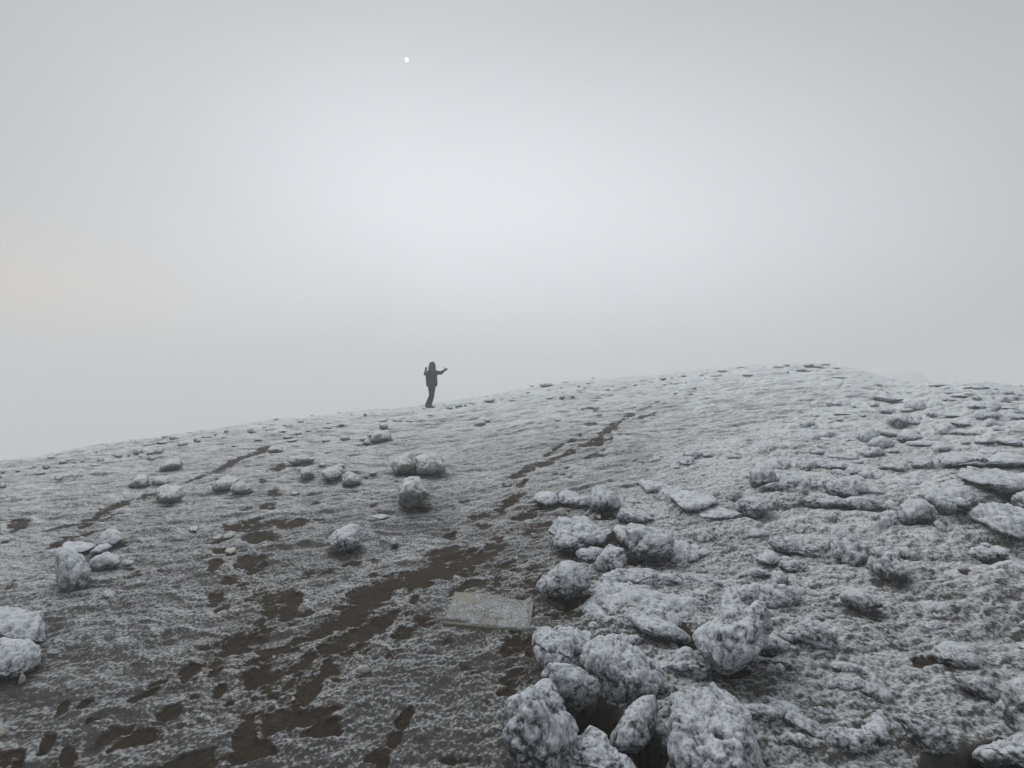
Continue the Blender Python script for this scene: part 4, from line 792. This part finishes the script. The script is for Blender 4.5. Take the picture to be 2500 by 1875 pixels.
# ------------------------------------------------------------ wooden board half buried in frost
def board():
    C4 = [zp('FX', 1110.5, 1445), zp('FX', 1303, 1470.5), zp('FX', 1292, 1541), zp('FX', 1083, 1521)]
    Pw = []
    for px, py in C4:
        x, y = hit(px, py+3); Pw.append(Vector((x, y, float(ground_z(x, y))+.011)))
    # level it into one plane
    c = sum(Pw, Vector())/4; n = (Pw[2]-Pw[0]).cross(Pw[1]-Pw[3]).normalized()
    if n.z < 0: n = -n
    Pw = [p-n*(p-c).dot(n) for p in Pw]
    root = empty('wooden_board', c)
    tag(root, 'cream wooden board crusted with frost, lying flat in the soil left of the rocks', 'board')
    th = .022; NX, NY = 150, 90
    U, W = np.meshgrid(np.linspace(0, 1, NX), np.linspace(0, 1, NY)); u = U.ravel(); w = W.ravel()
    A = np.array([p-c for p in Pw]); nv = np.array(n)
    top = (A[0][None]*((1-u)*(1-w))[:, None]+A[1][None]*(u*(1-w))[:, None]+A[2][None]*(u*w)[:, None]+A[3][None]*((1-u)*w)[:, None])
    # frost crust mask: bare wood top-left, bottom-middle, right rim, dark strip lower left
    d = fbm([u*9, w*5], 4, 7)*.09
    bare = np.maximum.reduce([(1-sst(.24, .30, u+d))*(1-sst(.30, .36, w-.05*u*2+d)), 1-sst(.075, .11, np.hypot((u-.52)*.9, (w-.80)*.7)+d*.7), 1-sst(.05, .08, np.hypot((u-.50)*.8, (w-.62)*1.2)+d*.6),
        sst(.955, .975, u+d*.3)*sst(.05, .1, 1-w), (1-sst(.30, .36, u))*sst(.86, .9, w+.10*(u<.0)-.25*u+d), (1-sst(.015, .03, u))*.9, sst(.60, .70, u)*(1-sst(.03, .07, w+d*.3))])
    f1, _ = worley([u*34, w*22], 9); f2, _ = worley([u*80, w*50], 19)
    hh = (1-bare)*(.004+.006*np.clip(1-f1*f1*1.3, 0, 1)+.003*(1-f2))
    V = np.concatenate([top+nv[None]*hh[:, None], top-nv[None]*th])
    i = (np.arange(NY-1)[:, None]*NX+np.arange(NX-1)[None]).ravel()
    F1 = np.stack([i, i+NX, i+NX+1, i+1], 1); k = NX*NY; F2 = np.stack([i+k, i+1+k, i+NX+1+k, i+NX+k], 1)
    ed = np.concatenate([np.arange(NX), np.arange(1, NY)*NX+NX-1, (NY-1)*NX+np.arange(NX-2, -1, -1), np.arange(NY-2, 0, -1)*NX]); e2 = np.roll(ed, -1)
    F3 = np.stack([ed, e2, e2+k, ed+k], 1)
    m, nt, b = new_mat('frost_crusted_wood')
    fa = att(nt, 'frost'); da = att(nt, 'stain'); n1 = noise(nt, 75, 3, .8); n2 = noise(nt, 14, 4, .7)
    wood = mixc(nt, n2, (.15, .147, .13), (.27, .262, .225)); wood = mixc(nt, da, wood, (.05, .048, .042))
    cv = mth(nt, 'MULTIPLY', fa, mth(nt, 'MULTIPLY', mth(nt, 'SUBTRACT', mth(nt, 'ADD', n1, mth(nt, 'MULTIPLY', n2, .5)), .62), 3.2, clamp=True), clamp=True)
    wood = mixc(nt, mth(nt, 'MULTIPLY', fa, .75, clamp=True), wood, (.05, .05, .048))
    nt.links.new(mixc(nt, cv, wood, (.38, .405, .425)), b.inputs['Base Color']); b.inputs['Roughness'].default_value = .85
    bump(nt, b, n1, .004, .8)
    stain = np.concatenate([(1-sst(.22, .34, u))*sst(.84, .9, w-.25*u+d), np.full(k, .5)])
    mesh_np('panel', V, np.concatenate([F1, F2, F3]), m, root, {'frost': np.concatenate([(1-bare)*(.75+.35*(1-f1)), np.zeros(k)]), 'stain': stain})
    # batten along the near edge
    a, bq = A[3], A[2]; ax = (bq-a)/np.linalg.norm(bq-a); ln = np.linalg.norm(bq-a)*.72; yd = np.cross(nv, ax)
    bm = bmesh.new(); seg = 24; rings = []
    for s in range(seg+1):
        p = a+ax*ln*s/seg; wob = .001*math.sin(s*1.7)+.0008*math.sin(s*4.1)
        rings.append([bm.verts.new(p+yd*q[0]*1.+nv*(q[1]+wob)) for q in ((-.012, -.024), (.004, -.024), (.004, .004), (-.012, .003))])
    for r0, r1 in zip(rings[:-1], rings[1:]):
        for j in range(4): bm.faces.new([r0[j], r0[(j+1) % 4], r1[(j+1) % 4], r1[j]])
    bm.faces.new(rings[0]); bm.faces.new(rings[-1][::-1]); bmesh.ops.recalc_face_normals(bm, faces=bm.faces)
    me = bpy.data.meshes.new('edge_batten'); bm.to_mesh(me); bm.free(); me.materials.append(flat_mat('weathered_batten', (.13, .125, .10), scale=60))
    o = bpy.data.objects.new('edge_batten', me); COL.objects.link(o); o.parent = root
board()

# ------------------------------------------------------------ the person
def capsules(name, chains, mat, voxel, parent, smooth=6, label=None, cuts=()):
    """tapered limbs merged into one continuous skin"""
    bm = bmesh.new()
    def ball(c, r, sc=(1, 1, 1)):
        m = Matrix.Translation(c) @ Matrix.Diagonal((r*sc[0], r*sc[1], r*sc[2], 1)); bmesh.ops.create_icosphere(bm, subdivisions=3, radius=1, matrix=m)
    for ch in chains:
        for (p0, r0, *s0), (p1, r1, *s1) in zip(ch[:-1], ch[1:]):
            p0, p1 = Vector(p0), Vector(p1); n = max(2, int((p1-p0).length/(min(r0, r1)*.35)))
            a = s0[0] if s0 else (1, 1, 1); b = s1[0] if s1 else (1, 1, 1)
            for k in range(n+1):
                t = k/n; ball(p0.lerp(p1, t), r0+(r1-r0)*t, tuple(a[i]+(b[i]-a[i])*t for i in range(3)))
    me = bpy.data.meshes.new(name); bm.to_mesh(me); bm.free()
    o = bpy.data.objects.new(name, me); COL.objects.link(o)
    md = o.modifiers.new('r', 'REMESH'); md.mode = 'VOXEL'; md.voxel_size = voxel
    ms = o.modifiers.new('s', 'SMOOTH'); ms.iterations = smooth; ms.factor = .5
    bpy.context.view_layer.update()
    dg = bpy.context.evaluated_depsgraph_get(); m2 = bpy.data.meshes.new_from_object(o.evaluated_get(dg))
    o.modifiers.clear(); o.data = m2; m2.name = name
    for p in m2.polygons: p.use_smooth = True
    m2.materials.clear(); m2.materials.append(mat); o.parent = parent
    if label: o['label'] = label
    return o
def person():
    fx, fy = hit(1049, 997); S = math.hypot(fx, fy)/1250*math.sqrt(1+((1049-1250)/1250)**2)/11.85
    S = fy/1250/11.85
    az = math.atan2(fx, fy)
    root = empty('person', (fx, fy, float(ground_z(fx, fy)))); root.rotation_euler = (0, 0, -az)
    tag(root, 'person in dark hooded jacket, back turned, right arm stretched out, standing on the slope', 'person')
    def q(zx, zy, y=0.): return ((zx-585)*S, y, (1505-zy)*S)
    skin = flat_mat('skin', (.30, .20, .16), .6); jac = flat_mat('dark_jacket_cloth', (.013, .015, .018), .85, .25, 12, .01)
    tr = flat_mat('dark_trouser_cloth', (.012, .013, .014), .85, .25, 12, .01); bt = flat_mat('boot_leather', (.018, .018, .018), .6)
    gl = flat_mat('glove_knit', (.02, .022, .024), .9); fur = flat_mat('hood_cloth', (.055, .062, .065), .95, .4, 40, .012); hair = flat_mat('dark_hair', (.03, .026, .022), .7, .5, 60, .006)
    head, neck, chest, waist, hip = q(655, 285), q(650, 400), q(640, 500), q(645, 700), q(645, 850)
    sl, el, wl_ = q(530, 470), q(462, 505, .14), q(470, 430, .20)
    sr, er, wr = q(755, 462), q(905, 480, .03), q(995, 415, .06)
    hl, kl, al = q(615, 870), q(610, 1150, .05), q(505, 1440, -.02)
    hr_, kr, ar = q(685, 870, .02), q(670, 1150, .08), q(600, 1420, .06)
    def hand(w, d, up, side, palm):
        """fist with the thumb up: four curled fingers of different length and a thumb from the side of the palm"""
        w, d, up = Vector(w), Vector(d).normalized(), Vector(up).normalized(); sd = d.cross(up).normalized()*side
        out = [[(w, .026), (w+d*.05, .030, (1, 1, 1)), (w+d*.085, .030)]]
        for i, (ln, off) in enumerate(((.030, .030), (.034, .010), (.031, -.010), (.025, -.028))):
            b = w+d*.09+up*off
            out.append([(b, .0105), (b+d*ln, .0100), (b+d*ln*.8+sd*.030, .0092), (b-d*.012+sd*.034, .0085)])
        t = w+d*.035+up*.022
        out.append([(t, .013), (t+up*.035+d*.01, .0115), (t+up*.068+d*.004, .0095)])
        return out
    dl = (Vector(q(478, 385, .22))-Vector(wl_)).normalized(); dr = (Vector(q(1045, 385, .08))-Vector(wr)).normalized()
    hands = hand(wl_, dl, (.3, .2, 1), -1, 0) + hand(wr, dr, (-.35, 0, 1), 1, 0)
    V = Vector
    body = [[(V(neck)+V((0, 0, -.04)), .058), (V(neck)+V((0, 0, .06)), .055), (V(head)+V((0, .02, -.06)), .068, (.95, 1.1, 1)), (V(head)+V((0, 0, .03)), .088, (.88, 1.08, 1.05))],
        [(V(head)+V((0, .085, -.02)), .016), (V(head)+V((0, .105, -.035)), .014)],
        [(V(head)+V((-.078, 0, -.02)), .02, (.4, .8, 1.2)), (V(head)+V((-.080, 0, -.03)), .018, (.4, .8, 1.2))], [(V(head)+V((.078, 0, -.02)), .02, (.4, .8, 1.2)), (V(head)+V((.080, 0, -.03)), .018, (.4, .8, 1.2))],
        [(V(head)+V((-.02, .085, -.075)), .010), (V(head)+V((.02, .085, -.075)), .010)],
        [(neck, .07), (chest, .13, (1.2, .8, 1)), (waist, .12, (1.15, .8, 1)), (hip, .10, (1.1, .8, .8))],
        [(sl, .062), (el, .040), (wl_, .026)], [(sr, .062), (er, .045), (wr, .030)],
        [(hl, .074), (kl, .052), (al, .040)], [(hr_, .074), (kr, .052), (ar, .040)]]
    b = capsules('body', body+hands, skin, .0075, root, 4)
    capsules('jacket', [[(V(neck)+V((0, 0, -.02)), .085, (1.1, 1, .6)), (q(640, 470), .135, (1.25, .85, .7)), (q(635, 560), .148, (1.30, .85, 1)), (q(640, 700), .152, (1.28, .85, 1)), (q(648, 815), .155, (1.22, .86, .7)), (q(638, 840), .150, (1.2, .85, .42))],
        [(q(545, 470), .075), (el, .062), (V(wl_).lerp(V(el), -.02), .040)], [(q(745, 465), .078), (er, .062), (V(wr).lerp(V(er), -.02), .040)],
        [(q(760, 560), .05), (q(765, 700, .0), .045), (q(762, 810, 0), .042)], [(q(520, 600), .05), (q(525, 760, 0), .045), (q(540, 850, 0), .042)]], jac, .012, root, 5)
    capsules('trousers', [[(q(640, 800), .13, (1.1, .85, .7)), (q(642, 900), .12, (1.05, .85, .8))],
        [(q(607, 880), .086), (q(622, 1130, .03), .066), (q(570, 1260, .02), .070), (q(520, 1400, 0), .074), (q(508, 1440, -.01), .066)],
        [(q(683, 880, .02), .088), (q(665, 1130, .07), .066), (q(630, 1260, .06), .070), (q(585, 1390, .06), .070), (q(590, 1430, .06), .062)]], tr, .012, root, 5)
    hood = capsules('hood', [[(q(660, 262, -.01), .118, (.93, 1.0, 1.1)), (q(652, 340, -.01), .125, (1.02, .98, 1)), (q(658, 425, -.02), .112, (1.1, .85, .8)), (q(660, 455, -.03), .10, (1.1, .7, .6))], [(q(590, 240, .01), .03), (q(573, 232, .02), .016)]], fur, .010, root, 3,
        'pale furry hood pulled up over the head')
    capsules('hair', [[(q(600, 300, .07), .028), (q(592, 340, .08), .02)], [(q(640, 225, .07), .05), (q(690, 260, .07), .045)]], hair, .008, root, 3)
    for w, d, u_, s in ((wl_, dl, (.3, .2, 1), -1), (wr, dr, (-.35, 0, 1), 1)):
        ch = [[(p[0], p[1]+.003, *p[2:]) for p in c] for c in hand(w, d, u_, s, 0)]
        capsules('glove', ch, gl, .0055, root, 2)
    for heel, toe in ((q(500, 1478, -.02), q(560, 1492, -.10)), (q(610, 1462, .05), q(712, 1474, .02))):
        h_, t_ = V(heel), V(toe)
        bo = capsules('boot', [[(h_+V((0, 0, .05)), .058), (h_+V((0, 0, .0)), .052, (1, 1, .8)), (h_.lerp(t_, .6)+V((0, 0, 0)), .048, (1, 1, .75)), (t_, .040, (1, 1, .6))]], bt, .009, root, 3)
person()

# ------------------------------------------------------------ frozen twigs, moon, fog
def twig(reg, pts, label, r=.003):
    P = [Vector((*hit(*zp(reg, *p)), 0)) for p in pts]
    for i, p in enumerate(P): p.z = float(ground_z(p.x, p.y))+.03+.02*(i % 2)
    bm = bmesh.new(); rings = []; c = P[0].copy()
    for i, p in enumerate(P):
        d = (P[min(i+1, len(P)-1)]-P[max(i-1, 0)]).normalized(); s = d.orthogonal().normalized(); t = d.cross(s); rr = r*(1-.5*i/len(P))
        rings.append([bm.verts.new(p-c+s*math.cos(k*math.pi/3)*rr+t*math.sin(k*math.pi/3)*rr) for k in range(6)])
    for a, b in zip(rings[:-1], rings[1:]):
        for j in range(6): bm.faces.new([a[j], a[(j+1) % 6], b[(j+1) % 6], b[j]])
    bm.faces.new(rings[0]); bm.faces.new(rings[-1][::-1]); bmesh.ops.recalc_face_normals(bm, faces=bm.faces)
    me = bpy.data.meshes.new('twig'); bm.to_mesh(me); bm.free(); me.materials.append(M_TWIG)
    o = bpy.data.objects.new('twig', me); COL.objects.link(o); o.location = c; tag(o, label, 'twig')
M_TWIG = flat_mat('rimed_twig', (.42, .43, .42), .9)
twig('R3', [(1665,650),(1672,672),(1668,686),(1700,690),(1735,682)], 'thin bent frosted twig lying right of the fanning ledge')
twig('R3', [(700,185),(760,175),(820,195),(880,212),(930,210)], 'frosted stalk lying above the low row of rocks', .006)
twig('R3', [(640,200),(700,190),(740,215),(800,205),(850,215)], 'shorter frosted stalk crossing beside the first above the low row', .006)
twig('R3', [(328,1262),(350,1285),(372,1305)], 'very thin dead stalk right of the wooden board', .002)

mm, mnt, mb = new_mat('moonlight'); mnt.nodes.remove(mb)
em = mnt.nodes.new('ShaderNodeEmission'); em.inputs['Color'].default_value = (1, .99, .97, 1); em.inputs['Strength'].default_value = 1.6
mnt.links.new(em.outputs[0], mnt.nodes['Material Output'].inputs[0])
bm = bmesh.new(); bmesh.ops.create_uvsphere(bm, u_segments=48, v_segments=24, radius=1.0)
me = bpy.data.meshes.new('moon'); bm.to_mesh(me); bm.free(); me.materials.append(mm)
for p in me.polygons: p.use_smooth = True
moon = bpy.data.objects.new('moon', me); COL.objects.link(moon)
md_ = Vector(((993-1250)/1250, 1, -(145.5-937.5)/1250)); moon.location = Vector((0, 0, EYE))+md_*1500; ms_ = 1500*6.0/1250*.72; moon.scale = (ms_,)*3
tag(moon, 'small white disc of the moon showing through the fog', 'moon')

hz_m = bpy.data.materials.new('haze'); hz_m.use_nodes = True; hn = hz_m.node_tree
hn.nodes.remove(hn.nodes['Principled BSDF'])
pv_ = hn.nodes.new('ShaderNodeVolumePrincipled'); pv_.inputs['Color'].default_value = (.93, .942, .95, 1); pv_.inputs['Density'].default_value = HAZE
pv_.inputs['Anisotropy'].default_value = 0.0
hn.links.new(pv_.outputs[0], hn.nodes['Material Output'].inputs['Volume'])
g = bpy.data.objects['ground'].data; co = np.empty(len(g.vertices)*3, np.float32); g.vertices.foreach_get('co', co); zmin = float(co[2::3].min())
bm = bmesh.new(); bmesh.ops.create_cube(bm, size=1, matrix=Matrix.Translation((0, 0, (zmin-1+8)/2)) @ Matrix.Diagonal((340, 340, 8-(zmin-1), 1)))
me = bpy.data.meshes.new('haze'); bm.to_mesh(me); bm.free(); me.materials.append(hz_m)
hz = bpy.data.objects.new('haze', me); COL.objects.link(hz); tag(hz, kind='stuff')
print('rocks', sum(1 for o in bpy.data.objects if 'label' in o), 'zmin', zmin)
